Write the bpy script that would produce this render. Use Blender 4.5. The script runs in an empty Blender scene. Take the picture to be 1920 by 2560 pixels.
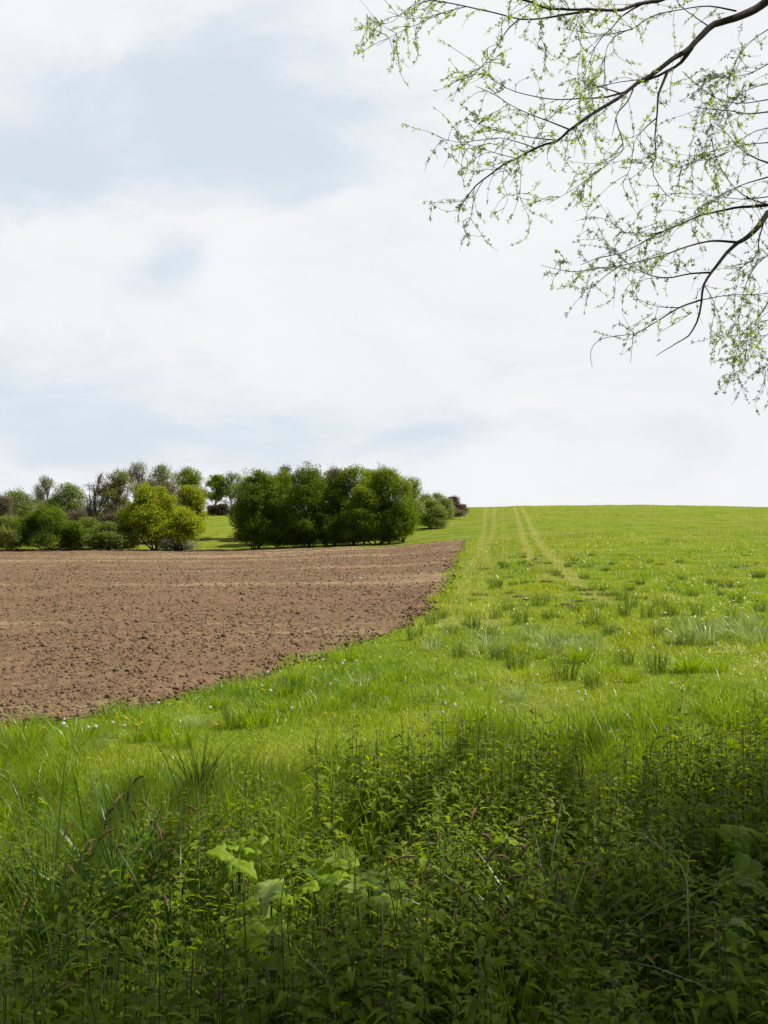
import bpy, math
import numpy as np
from mathutils import Vector

rng = np.random.default_rng(7)
SC = bpy.context.scene
COL = SC.collection
F = 2512.0                     # focal length in photo pixels (1920 x 2560)
R = math.radians

# ------------------------------------------------------------------ camera
cam_d = bpy.data.cameras.new("camera")
cam = bpy.data.objects.new("camera", cam_d)
COL.objects.link(cam)
cam.location = (0, 0, 0)
cam.rotation_euler = (R(90), 0, 0)
cam_d.sensor_fit = 'VERTICAL'
cam_d.sensor_height = 36.0
cam_d.lens = 36.0 * F / 2560.0
cam_d.clip_start = 0.05
cam_d.clip_end = 12000
SC.camera = cam

# ------------------------------------------------------------------ light
SUN_AZ, SUN_EL = R(74), R(50)          # azimuth clockwise from the view direction
SUN = np.array([math.sin(SUN_AZ) * math.cos(SUN_EL), math.cos(SUN_AZ) * math.cos(SUN_EL), math.sin(SUN_EL)])
sun_d = bpy.data.lights.new("sun", 'SUN')
sun_d.energy = 5.0
sun_d.angle = R(0.53)
sun_d.color = (1.0, 0.95, 0.86)
sun = bpy.data.objects.new("sun", sun_d)
COL.objects.link(sun)
sun.rotation_euler = Vector(SUN).to_track_quat('Z', 'Y').to_euler()

SC.view_settings.view_transform = 'Standard'
SC.view_settings.look = 'None'
SC.view_settings.exposure = 0.6
SC.view_settings.gamma = 1.0


def pdir(px, py):
    v = np.array([(px - 960) / F, 1.0, (1280 - py) / F])
    return v / np.linalg.norm(v)


class NT:
    """small helper to wire nodes"""
    def __init__(s, tree):
        s.t = tree
        s.n = tree.nodes
        s.n.clear()

    def new(s, kind, inp=None, **props):
        nd = s.n.new(kind)
        for k, v in props.items():
            setattr(nd, k, v)
        for k, v in (inp or {}).items():
            s.put(nd.inputs[k], v)
        return nd

    def put(s, sock, v):
        if hasattr(v, 'is_linked') or isinstance(v, bpy.types.NodeSocket):
            s.t.links.new(v, sock)
        else:
            if isinstance(v, (tuple, list)) and len(v) == 3 and sock.type == 'RGBA':
                v = (*v, 1)
            sock.default_value = v

    def math(s, op, a, b=0.0, c=0.0, clamp=False):
        nd = s.new('ShaderNodeMath', {0: a, 1: b, 2: c}, operation=op)
        nd.use_clamp = clamp
        return nd.outputs[0]

    def vmath(s, op, a, b=(0, 0, 0)):
        nd = s.new('ShaderNodeVectorMath', {0: a, 1: b}, operation=op)
        return nd.outputs['Value'] if op in ('LENGTH', 'DOT_PRODUCT', 'DISTANCE') else nd.outputs[0]

    def smooth(s, v, lo, hi, a=0.0, b=1.0):
        nd = s.new('ShaderNodeMapRange', {'Value': v, 'From Min': lo, 'From Max': hi, 'To Min': a, 'To Max': b})
        nd.interpolation_type = 'SMOOTHSTEP'
        return nd.outputs[0]

    def noise(s, vec, scale, detail=3.0, rough=0.55, dist=0.0, dim='3D'):
        return s.new('ShaderNodeTexNoise', {'Vector': vec, 'Scale': scale, 'Detail': detail, 'Roughness': rough, 'Distortion': dist}).outputs['Fac']

    def mix(s, fac, a, b):
        nd = s.new('ShaderNodeMix', data_type='RGBA')
        s.put(nd.inputs[0], fac)
        s.put(nd.inputs[6], a)
        s.put(nd.inputs[7], b)
        return nd.outputs[2]

    def ramp(s, fac, stops):
        nd = s.new('ShaderNodeValToRGB', {'Fac': fac})
        el = nd.color_ramp.elements
        while len(el) > len(stops):
            el.remove(el[-1])
        while len(el) < len(stops):
            el.new(0.5)
        for e, (p, c) in zip(el, stops):
            e.position = p
            e.color = (*c, 1)
        return nd.outputs['Color']


# ------------------------------------------------------------------ sky
W = bpy.data.worlds.new("World")
SC.world = W
W.use_nodes = True
w = NT(W.node_tree)
sky = w.new('ShaderNodeTexSky', sky_type='NISHITA')
sky.sun_disc = False
sky.sun_elevation = SUN_EL
sky.sun_rotation = SUN_AZ
sky.altitude = 50
sky.air_density = 1.0
sky.dust_density = 1.6
sky.ozone_density = 1.0
dvec = w.new('ShaderNodeTexCoord').outputs['Generated']
sep = w.new('ShaderNodeSeparateXYZ', {0: dvec})
dz = sep.outputs['Z']
stretch = w.vmath('MULTIPLY', dvec, (1.0, 1.0, 2.1))
warp = w.new('ShaderNodeTexNoise', {'Vector': stretch, 'Scale': 3.0, 'Detail': 3.0})
wv = w.vmath('MULTIPLY', w.vmath('SUBTRACT', warp.outputs['Color'], (0.5, 0.5, 0.5)), (0.22, 0.22, 0.16))
cvec = w.vmath('ADD', stretch, wv)
n1 = w.noise(cvec, 5.5, 8.0, 0.62, 0.35)
n2 = w.noise(cvec, 15.0, 7.0, 0.66, 0.2)


def blob(px, py, rx, ry, rot=0.0):
    """soft elliptical gap in the cloud, given by the direction it lies in"""
    c = pdir(px, py)
    off = w.vmath('SUBTRACT', w.vmath('ADD', dvec, w.vmath('MULTIPLY', wv, (1.0, 1.0, 0.9))), tuple(c))
    if rot:
        nd = w.new('ShaderNodeVectorRotate', {'Vector': off, 'Angle': rot, 'Axis': (0, 1, 0)})
        off = nd.outputs[0]
    off = w.vmath('MULTIPLY', off, (F / rx, F / ry, F / ry))
    return w.smooth(w.vmath('LENGTH', off), 1.25, 0.1)


HOLES = [(430, 320, 680, 250, 0.10, 0.98), (800, 170, 480, 190, 0.0, 0.66), (20, 430, 260, 130, 0, 0.75), (450, 720, 210, 110, 0.1, 0.72),
         (560, 60, 330, 120, 0, 0.25), (60, 1000, 620, 200, 0, 0.92), (700, 1080, 900, 130, 0, 0.66), (1100, 1045, 300, 40, 0, 0.4),
         (1560, 1130, 520, 70, 0, 0.35), (950, 830, 260, 60, -0.1, 0.22), (760, 480, 180, 90, 0.5, 0.3)]
gap = 0.0
for (px, py, rx, ry, rot, amp) in HOLES:
    b = w.math('MULTIPLY', blob(px, py, rx, ry, rot), amp)
    gap = w.math('ADD', gap, b)
# cloud bank low over the field; unseen sky overhead and behind opened to cut ambient
high = w.smooth(dz, 0.50, 0.80)
back = w.smooth(sep.outputs['Y'], 0.55, -0.1)
gap = w.math('ADD', gap, w.math('MULTIPLY', w.math('MAXIMUM', high, back), 0.62))
dens = w.math('SUBTRACT', 1.02, gap)
dens = w.math('ADD', dens, w.math('MULTIPLY', w.math('SUBTRACT', n1, 0.5), 1.9))
dens = w.math('ADD', dens, w.math('MULTIPLY', w.math('SUBTRACT', n2, 0.5), 0.55))
cloud = w.smooth(dens, -0.05, 0.95)
SKY_S = 0.08
EXPO = SKY_S * 2 ** 0.6          # brightness of the veil and cloud as seen at this exposure
veil = w.math('MULTIPLY', w.math('SUBTRACT', 1.0, w.math('MAXIMUM', high, back)), 0.90)
blue = w.mix(veil, sky.outputs[0], (0.715 / EXPO, 0.800 / EXPO, 0.880 / EXPO))
white = w.mix(w.smooth(n1, 0.35, 0.7), (0.875 / EXPO, 0.895 / EXPO, 0.925 / EXPO), (0.915 / EXPO, 0.92 / EXPO, 0.93 / EXPO))
white = w.mix(w.math('MULTIPLY', w.math('MAXIMUM', high, back), 0.75), white, (0.42 / EXPO, 0.45 / EXPO, 0.49 / EXPO))  # cloud out of view dimmed to weaken the ambient light
skycol = w.mix(cloud, blue, white)
bg = w.new('ShaderNodeBackground', {'Color': skycol, 'Strength': SKY_S})
w.new('ShaderNodeOutputWorld', {'Surface': bg.outputs[0]})

# ================================================================== helpers
def _hash(ix, iy, seed):
    n = (ix.astype(np.int64) * 374761393 + iy.astype(np.int64) * 668265263 + seed * 974711) & 0xffffffff
    n = ((n ^ (n >> 13)) * 1274126177) & 0xffffffff
    n = n ^ (n >> 16)
    return (n & 0xffff) / 65535.0


def vnoise(x, y, seed=0):
    x = np.asarray(x, float)
    y = np.asarray(y, float)
    ix = np.floor(x)
    iy = np.floor(y)
    fx = x - ix
    fy = y - iy
    fx = fx * fx * (3 - 2 * fx)
    fy = fy * fy * (3 - 2 * fy)
    a = _hash(ix, iy, seed)
    b = _hash(ix + 1, iy, seed)
    c = _hash(ix, iy + 1, seed)
    d = _hash(ix + 1, iy + 1, seed)
    return (a * (1 - fx) + b * fx) * (1 - fy) + (c * (1 - fx) + d * fx) * fy


def fbm(x, y, octv=4, seed=0, gain=0.5):
    t = 0.0
    amp = 1.0
    tot = 0.0
    for o in range(octv):
        t = t + amp * vnoise(x * 2 ** o + 17.3 * o, y * 2 ** o - 9.1 * o, seed + o)
        tot += amp
        amp *= gain
    return t / tot


def sstep(a, b, x):
    t = np.clip((np.asarray(x, float) - a) / (b - a), 0, 1)
    return t * t * (3 - 2 * t)


def tag(o, label=None, cat=None, group=None, kind=None):
    if label:
        o['label'] = label
    if cat:
        o['category'] = cat
    if group:
        o['group'] = group
    if kind:
        o['kind'] = kind
    return o


def empty(name, loc, label, cat, group=None):
    o = bpy.data.objects.new(name, None)
    COL.objects.link(o)
    o.location = loc
    o.empty_display_size = 0.1
    return tag(o, label, cat, group)


class Buf:
    """collects vertices / faces (tris and quads) with a per-vertex number"""
    def __init__(s):
        s.v, s.f, s.r, s.m = [], [], [], []
        s.n = 0

    def add(s, v, f, r=None, mat=0):
        v = np.asarray(v, np.float32).reshape(-1, 3)
        f = np.asarray(f, np.int64)
        s.v.append(v)
        s.f.append(f + s.n)
        s.m.append(np.full(len(f), mat, np.int32))
        if r is None:
            r = np.full(len(v), 0.5)
        s.r.append(np.broadcast_to(np.asarray(r, np.float32), (len(v),)))
        s.n += len(v)

    def mesh(s, name, mats, smooth=False, offset=None, attrs=None):
        v = np.concatenate(s.v)
        if offset is not None:
            v = v - np.asarray(offset, np.float32)
        me = bpy.data.meshes.new(name)
        me.vertices.add(len(v))
        me.vertices.foreach_set('co', v.astype(np.float32).ravel())
        loops = np.concatenate([f.ravel() for f in s.f]).astype(np.int32)
        sizes = np.concatenate([np.full(len(f), f.shape[1], np.int32) for f in s.f])
        me.loops.add(len(loops))
        me.loops.foreach_set('vertex_index', loops)
        me.polygons.add(len(sizes))
        starts = np.concatenate([[0], np.cumsum(sizes)[:-1]]).astype(np.int32)
        me.polygons.foreach_set('loop_start', starts)
        me.polygons.foreach_set('material_index', np.concatenate(s.m))
        if smooth:
            me.polygons.foreach_set('use_smooth', np.ones(len(sizes), bool))
        a = me.attributes.new('rnd', 'FLOAT', 'POINT')
        a.data.foreach_set('value', np.concatenate(s.r).astype(np.float32))
        for k, val in (attrs or {}).items():
            a = me.attributes.new(k, 'FLOAT', 'POINT')
            a.data.foreach_set('value', np.asarray(val, np.float32))
        for m in (mats if isinstance(mats, (list, tuple)) else [mats]):
            me.materials.append(m)
        me.update(calc_edges=True)
        return me

    def obj(s, name, mats, parent=None, smooth=False, offset=None, loc=None, attrs=None):
        o = bpy.data.objects.new(name, s.mesh(name, mats, smooth, offset, attrs))
        COL.objects.link(o)
        if parent is not None:
            o.parent = parent
        if loc is not None:
            o.location = loc
        return o


def frames(az, pitch, roll):
    """matrices with X along the leaf, Z its normal"""
    az, pitch, roll = np.broadcast_arrays(np.asarray(az, float), np.asarray(pitch, float), np.asarray(roll, float))
    X = np.stack([np.cos(az) * np.cos(pitch), np.sin(az) * np.cos(pitch), np.sin(pitch)], -1)
    Y0 = np.stack([-np.sin(az), np.cos(az), np.zeros_like(az)], -1)
    Z0 = np.cross(X, Y0)
    c, s_ = np.cos(roll)[..., None], np.sin(roll)[..., None]
    Y = Y0 * c + Z0 * s_
    Z = np.cross(X, Y)
    return np.stack([X, Y, Z], -1)


def stamp(buf, tv, tf, M, pos, scale, r, mat=0):
    """copies of a template, each with its own frame, place and size"""
    tv = np.asarray(tv, float)
    N, V = len(pos), len(tv)
    scale = np.broadcast_to(np.asarray(scale, float), (N,)) if np.ndim(scale) < 2 else np.asarray(scale)
    loc = tv[None] * (scale[:, None, None] if scale.ndim == 1 else scale[:, None, :])
    out = np.einsum('nij,nvj->nvi', M, loc) + np.asarray(pos)[:, None, :]
    f = (np.asarray(tf)[None] + (np.arange(N) * V)[:, None, None]).reshape(-1, np.shape(tf)[1])
    buf.add(out.reshape(-1, 3), f, np.repeat(np.broadcast_to(r, (N,)), V), mat)


def tubes(buf, P, Rd, k=5, r=0.5, mat=0):
    """P (M,n,3) polylines, Rd (M,n) radii"""
    P = np.asarray(P, float)
    Rd = np.asarray(Rd, float)
    M_, n, _ = P.shape
    T = np.gradient(P, axis=1)
    T /= np.linalg.norm(T, axis=2, keepdims=True) + 1e-9
    ref = np.where(np.abs(T[:, :1, 2:3]) > 0.9, np.array([1.0, 0, 0]), np.array([0, 0, 1.0]))
    ref = np.broadcast_to(ref, T.shape)
    A = np.cross(T, ref)
    A /= np.linalg.norm(A, axis=2, keepdims=True) + 1e-9
    B = np.cross(T, A)
    ang = np.arange(k) / k * 2 * np.pi
    V = P[:, :, None] + Rd[:, :, None, None] * (A[:, :, None] * np.cos(ang)[:, None] + B[:, :, None] * np.sin(ang)[:, None])
    i, j = np.meshgrid(np.arange(n - 1), np.arange(k), indexing='ij')
    q = np.stack([i * k + j, i * k + (j + 1) % k, (i + 1) * k + (j + 1) % k, (i + 1) * k + j], -1).reshape(-1, 4)
    f = (q[None] + (np.arange(M_) * n * k)[:, None, None]).reshape(-1, 4)
    rr = np.repeat(np.broadcast_to(r, (M_,)), n * k)
    buf.add(V.reshape(-1, 3), f, rr, mat)


def smooth_line(pts, n):
    """Catmull-Rom through pts, n samples by chord length"""
    p = np.asarray(pts, float)
    d = np.concatenate([[0], np.cumsum(np.linalg.norm(np.diff(p, axis=0), axis=1))])
    t = np.linspace(0, d[-1], n)
    m = np.gradient(p, d, axis=0) if len(p) > 2 else np.repeat([(p[1] - p[0]) / d[-1]], 2, 0)
    i = np.clip(np.searchsorted(d, t, side='right') - 1, 0, len(p) - 2)
    h = (d[i + 1] - d[i])[:, None]
    u = ((t - d[i])[:, None]) / h
    return (2 * u**3 - 3 * u**2 + 1) * p[i] + (u**3 - 2 * u**2 + u) * h * m[i] + (-2 * u**3 + 3 * u**2) * p[i + 1] + (u**3 - u**2) * h * m[i + 1]


def blades(buf, pos, h, wd, lean_az, lean, face_az, rr, segs=2, tip=0.08, mat=0, droop=1.8):
    """grass blades: flat tapering strips bending over in lean_az"""
    N = len(pos)
    t = np.linspace(0, 1, segs + 1)
    bend = lean[:, None] * t[None] ** droop
    up = t[None] * (1 - 0.35 * np.clip(lean, 0, 2)[:, None] * t[None])
    c = np.empty((N, segs + 1, 3))
    c[..., 0] = pos[:, 0:1] + np.cos(lean_az)[:, None] * bend * h[:, None]
    c[..., 1] = pos[:, 1:2] + np.sin(lean_az)[:, None] * bend * h[:, None]
    c[..., 2] = pos[:, 2:3] + up * h[:, None]
    prof = np.where(t < 0.5, 0.8 + 0.4 * t, 1.0 - (t - 0.5) * 2 * (1 - tip)) * 0.5
    side = np.stack([np.cos(face_az), np.sin(face_az), np.zeros(N)], -1)
    off = side[:, None] * (wd[:, None] * prof[None])[..., None]
    V = np.stack([c - off, c + off], 2).reshape(N, -1, 3)
    q = np.array([[2 * i, 2 * i + 1, 2 * i + 3, 2 * i + 2] for i in range(segs)])
    nv = 2 * (segs + 1)
    f = (q[None] + (np.arange(N) * nv)[:, None, None]).reshape(-1, 4)
    buf.add(V.reshape(-1, 3), f, np.repeat(rr, nv), mat)


# ================================================================== ground shape
DK = np.array([0, 4, 10, 20, 40, 60, 80, 105, 130, 160, 190, 220, 300, 700, 6000], float)
SK = (np.array([-300, 560, 960, 1160, 1320, 1600, 1920]) - 960) / F
ZK = np.array([
    [-2.0, -2.0, -2.0, -2.1, -2.5, -2.98, -3.42, -3.95, -2.2, -0.50, 0.15, -0.3, -3.0, -8, -8],
    [-2.0, -2.0, -2.0, -2.1, -2.5, -3.00, -3.45, -3.95, -2.0, -0.25, 0.20, -0.3, -3.0, -8, -8],
    [-2.0, -2.0, -2.0, -2.05, -2.3, -2.70, -3.05, -3.30, -2.0, -0.40, 0.60, 0.2, -3.0, -8, -8],
    [-2.0, -2.0, -2.0, -1.98, -2.1, -2.32, -2.42, -2.30, -1.7, -0.35, 0.95, 0.8, -2.5, -8, -8],
    [-2.0, -2.0, -2.0, -1.95, -1.95, -2.00, -1.90, -1.55, -0.85, 0.15, 1.20, 1.1, -2.0, -8, -8],
    [-2.0, -2.0, -2.0, -1.95, -1.94, -1.95, -1.80, -1.42, -0.72, 0.24, 1.42, 1.4, -2.0, -8, -8],
    [-2.0, -2.0, -2.0, -1.95, -1.93, -1.90, -1.70, -1.30, -0.65, 0.15, 0.92, 0.95, -2.0, -8, -8]])


def _pchip(x, y, xi):
    h = np.diff(x)
    dl = np.diff(y) / h
    m = np.zeros_like(y)
    for i in range(1, len(x) - 1):
        if dl[i - 1] * dl[i] > 0:
            w1, w2 = 2 * h[i] + h[i - 1], h[i] + 2 * h[i - 1]
            m[i] = (w1 + w2) / (w1 / dl[i - 1] + w2 / dl[i])
    i = np.clip(np.searchsorted(x, xi, side='right') - 1, 0, len(x) - 2)
    u = (xi - x[i]) / h[i]
    return (2*u**3-3*u**2+1)*y[i] + (u**3-2*u**2+u)*h[i]*m[i] + (-2*u**3+3*u**2)*y[i+1] + (u**3-u**2)*h[i]*m[i+1]


DF = np.concatenate([np.linspace(0, 300, 1201), np.geomspace(301, 6000, 200)])
ZF = np.stack([_pchip(DK, z, DF) for z in ZK])


def zbase(x, y):
    x = np.asarray(x, float)
    y = np.asarray(y, float)
    d = np.clip(y, 0, 5999)
    s = np.clip(x / np.maximum(d, 1.0), SK[0], SK[-1])
    di = np.interp(d, DF, np.arange(len(DF)))
    i0 = np.clip(di.astype(int), 0, len(DF) - 2)
    fd = di - i0
    k = np.clip(np.searchsorted(SK, s, side='right') - 1, 0, len(SK) - 2)
    u = (s - SK[k]) / (SK[k + 1] - SK[k])
    u = u * u * (3 - 2 * u) * 0.5 + u * 0.5
    z0 = ZF[k, i0] * (1 - fd) + ZF[k, i0 + 1] * fd
    z1 = ZF[k + 1, i0] * (1 - fd) + ZF[k + 1, i0 + 1] * fd
    return z0 * (1 - u) + z1 * u


def xr(y):      # side of the ploughed field next to the meadow
    return np.interp(y, [5, 7.5, 9.3, 10, 12, 13.8, 15.7, 18, 20, 24, 40, 85, 110], [-9, -6.2, -3.6, -2.65, -1.72, -1.0, -0.37, 0.3, 0.72, 1.30, 2.7, 6.8, 9.0])


def dfar(x):    # far side of the ploughed field
    return np.interp(x, [-80, -18, -15, 6.8], [106, 106, 105, 86])


def field_in(x, y):
    """positive inside the ploughed field, metres"""
    return np.minimum(xr(y) - x, np.minimum(dfar(x) - y, y - 6.0))


def zt(x, y):
    x = np.asarray(x, float)
    y = np.asarray(y, float)
    z = zbase(x, y)
    amp = 0.10 * sstep(8, 30, y)
    z = z + (fbm(x / 6.0, y / 6.0, 3, 11) - 0.5) * 2 * amp
    z = z + (fbm(x / 24, y / 24, 2, 13) - 0.5) * 0.45 * sstep(70, 150, y)
    z = z + (fbm(x / 0.9, y / 0.9, 3, 12) - 0.5) * 0.10 * sstep(3, 8, y)
    return z


def ground_at(px, py, h=0.0):
    d = np.geomspace(1.5, 230, 6000)
    x = (px - 960) / F * d
    zr = (1280 - py) / F * d
    hit = np.nonzero(zr <= zt(x, d) + h)[0]
    i = hit[0] if len(hit) else len(d) - 1
    return np.array([x[i], d[i], float(zt(x[i], d[i]))])


def at(px, py, d):
    return np.array([(px - 960) / F * d, d, (1280 - py) / F * d])


TRACKS = [  # wheel ruts in the turf: photo points, half width (m), strength
    ([(1287, 1268), (1296, 1300), (1306, 1340), (1318, 1375), (1326, 1396)], 0.28, 0.9),
    ([(1305, 1268), (1325, 1310), (1345, 1350), (1368, 1382), (1400, 1410), (1432, 1450), (1475, 1490)], 0.28, 0.85),
    ([(1214, 1268), (1212, 1310), (1205, 1350), (1190, 1395), (1165, 1440), (1150, 1490), (1130, 1540)], 0.27, 0.65),
    ([(1236, 1268), (1232, 1330), (1216, 1372), (1212, 1410), (1210, 1460), (1205, 1530)], 0.27, 0.65),
    ([(1255, 1290), (1262, 1350), (1258, 1400)], 0.3, 0.3),
    ([(1360, 1420), (1390, 1470), (1420, 1500), (1470, 1540)], 0.25, 0.35)]
TR_W = []
for pts, hw, st in TRACKS:
    g = np.array([ground_at(px, py)[:2] for px, py in pts])
    TR_W.append((smooth_line(np.c_[g, np.zeros(len(g))], 60)[:, :2], hw, st))


def track_at(x, y):
    out = np.zeros(np.shape(x))
    for line, hw, st in TR_W:
        sel = (y > line[:, 1].min() - 2) & (y < line[:, 1].max() + 2)
        if not sel.any():
            continue
        xs = np.asarray(x)[sel]
        ys = np.asarray(y)[sel]
        o = np.argsort(line[:, 1])
        lx = np.interp(ys, line[o, 1], line[o, 0])
        w_ = hw * (0.8 + 0.5 * vnoise(ys / 1.5, xs * 0, 5))
        val = st * (1 - sstep(0.5, 1.3, np.abs(xs - lx) / w_))
        out[sel] = np.maximum(out[sel], val)
    return out


NZ_PX = [-600, 0, 250, 480, 700, 960, 1200, 1500, 1750, 1920, 2600]
NZ_D = [4.4, 4.6, 4.7, 4.9, 5.3, 5.8, 6.0, 5.9, 6.3, 6.7, 7.2]


def bed_edge(x, y):
    """depth at which the nettle bed ends, along the line of sight's column"""
    return np.interp(np.asarray(x) / np.maximum(y, 0.5) * F + 960, NZ_PX, NZ_D)

# ================================================================== materials
def new_mat(name):
    m = bpy.data.materials.new(name)
    m.use_nodes = True
    return m, NT(m.node_tree)


def leaf_mat(name, stops, transl=0.4, tcol=1.0, rough=0.45, spec=0.35, patch=0.0, patch_scale=0.4, patch_col=None):
    """thin leaf: diffuse + light coming through + a little gloss; colour varies leaf to leaf"""
    m, t = new_mat(name)
    a = t.new('ShaderNodeAttribute', attribute_name='rnd').outputs['Fac']
    c = t.ramp(a, stops)
    if patch_col is not None:
        pos = t.new('ShaderNodeNewGeometry').outputs['Position']
        nz = t.noise(pos, patch_scale, 3.0, 0.6)
        c = t.mix(t.math('MULTIPLY', t.smooth(nz, 0.42, 0.66), patch), c, patch_col)
    p = t.new('ShaderNodeBsdfPrincipled', {'Base Color': c, 'Roughness': rough, 'Specular IOR Level': spec})
    hs = t.new('ShaderNodeHueSaturation', {'Hue': 0.485, 'Saturation': 1.12, 'Value': 1.45 * tcol, 'Color': c})
    tr = t.new('ShaderNodeBsdfTranslucent', {'Color': hs.outputs[0]})
    mx = t.new('ShaderNodeMixShader', {0: transl, 1: p.outputs[0], 2: tr.outputs[0]})
    t.new('ShaderNodeOutputMaterial', {'Surface': mx.outputs[0]})
    return m


def bark_mat(name, c0, c1, scale=30.0):
    m, t = new_mat(name)
    pos = t.new('ShaderNodeTexCoord').outputs['Object']
    v = t.vmath('MULTIPLY', pos, (1, 1, 0.35))
    nz = t.noise(v, scale, 5.0, 0.65)
    c = t.ramp(nz, [(0.3, c0), (0.7, c1)])
    b = t.new('ShaderNodeBump', {'Height': nz, 'Strength': 0.6, 'Distance': 0.01})
    p = t.new('ShaderNodeBsdfPrincipled', {'Base Color': c, 'Roughness': 0.9, 'Specular IOR Level': 0.15, 'Normal': b.outputs[0]})
    t.new('ShaderNodeOutputMaterial', {'Surface': p.outputs[0]})
    return m


def plain_mat(name, c0, c1, rough=0.8, scale=8.0, transl=0.0):
    m, t = new_mat(name)
    pos = t.new('ShaderNodeTexCoord').outputs['Object']
    c = t.ramp(t.noise(pos, scale, 4.0, 0.6), [(0.3, c0), (0.7, c1)])
    sh = t.new('ShaderNodeBsdfPrincipled', {'Base Color': c, 'Roughness': rough, 'Specular IOR Level': 0.2}).outputs[0]
    if transl:
        tr = t.new('ShaderNodeBsdfTranslucent', {'Color': c})
        sh = t.new('ShaderNodeMixShader', {0: transl, 1: sh, 2: tr.outputs[0]}).outputs[0]
    t.new('ShaderNodeOutputMaterial', {'Surface': sh})
    return m


# ground under the grass
M_GROUND, t = new_mat('meadow_ground')
pos = t.new('ShaderNodeNewGeometry').outputs['Position']
big = t.noise(pos, 0.035, 4.0, 0.55)
midn = t.noise(t.vmath('MULTIPLY', pos, (0.5, 1, 1)), 0.35, 5.0, 0.6)
fine = t.noise(pos, 5.0, 4.0, 0.7)
vfine = t.noise(pos, 22.0, 3.0, 0.7)
c = t.ramp(midn, [(0.32, (0.092, 0.145, 0.009)), (0.50, (0.142, 0.188, 0.011)), (0.68, (0.195, 0.215, 0.018))])
c = t.mix(t.smooth(big, 0.40, 0.68, 0.0, 0.6), c, (0.172, 0.175, 0.024))
c = t.mix(t.smooth(fine, 0.50, 0.72, 0.0, 0.55), c, (0.085, 0.125, 0.009))
c = t.mix(t.smooth(vfine, 0.55, 0.75, 0.0, 0.35), c, (0.24, 0.26, 0.05))
mot = t.noise(t.vmath('MULTIPLY', pos, (1.0, 0.30, 0.3)), 0.85, 5.0, 0.65)
c = t.mix(t.smooth(mot, 0.50, 0.68, 0.0, 0.60), c, (0.070, 0.118, 0.009))
c = t.mix(t.smooth(mot, 0.46, 0.32, 0.0, 0.55), c, (0.215, 0.225, 0.032))
# dry streaks lying across the slope
dry = t.noise(t.vmath('MULTIPLY', pos, (0.30, 1.0, 0.4)), 0.16, 5.0, 0.62)
c = t.mix(t.smooth(dry, 0.54, 0.68, 0.0, 0.6), c, (0.215, 0.195, 0.070))
tr_ = t.new('ShaderNodeAttribute', attribute_name='track').outputs['Fac']
trn = t.math('MULTIPLY', tr_, t.smooth(fine, 0.25, 0.6, 0.45, 1.0))
c = t.mix(t.math('MULTIPLY', trn, 0.62), c, (0.29, 0.25, 0.075))
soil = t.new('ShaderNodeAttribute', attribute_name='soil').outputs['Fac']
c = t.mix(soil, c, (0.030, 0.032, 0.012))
hgt = t.math('ADD', t.math('MULTIPLY', fine, 0.6), t.math('MULTIPLY', vfine, 0.4))
b = t.new('ShaderNodeBump', {'Height': hgt, 'Strength': 0.9, 'Distance': 0.14})
p = t.new('ShaderNodeBsdfPrincipled', {'Base Color': c, 'Roughness': 0.95, 'Specular IOR Level': 0.05, 'Normal': b.outputs[0]})
t.new('ShaderNodeOutputMaterial', {'Surface': p.outputs[0]})

# harrowed soil
M_SOIL, t = new_mat('harrowed_soil')
pos = t.new('ShaderNodeNewGeometry').outputs['Position']
n_a = t.noise(pos, 0.16, 4.0, 0.6)
n_b = t.noise(t.vmath('MULTIPLY', pos, (0.22, 1.0, 1.0)), 0.22, 4.0, 0.6)
n_c = t.noise(pos, 7.0, 5.0, 0.7)
n_d = t.noise(pos, 38.0, 3.0, 0.7)
c = t.ramp(n_c, [(0.28, (0.100, 0.063, 0.035)), (0.5, (0.160, 0.104, 0.059)), (0.72, (0.228, 0.157, 0.092))])
c = t.mix(t.smooth(n_a, 0.38, 0.66, 0.0, 0.4), c, (0.190, 0.112, 0.066))
c = t.mix(t.math('MULTIPLY', t.smooth(n_b, 0.50, 0.64, 0.0, 0.9), t.smooth(n_c, 0.36, 0.60)), c, (0.320, 0.238, 0.135))
c = t.mix(t.smooth(n_d, 0.60, 0.75, 0.0, 0.35), c, (0.40, 0.28, 0.18))
b1 = t.new('ShaderNodeBump', {'Height': n_c, 'Strength': 0.8, 'Distance': 0.09})
b = t.new('ShaderNodeBump', {'Height': n_d, 'Strength': 0.7, 'Distance': 0.03, 'Normal': b1.outputs[0]})
p = t.new('ShaderNodeBsdfPrincipled', {'Base Color': c, 'Roughness': 0.97, 'Specular IOR Level': 0.05, 'Normal': b.outputs[0]})
t.new('ShaderNodeOutputMaterial', {'Surface': p.outputs[0]})

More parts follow.
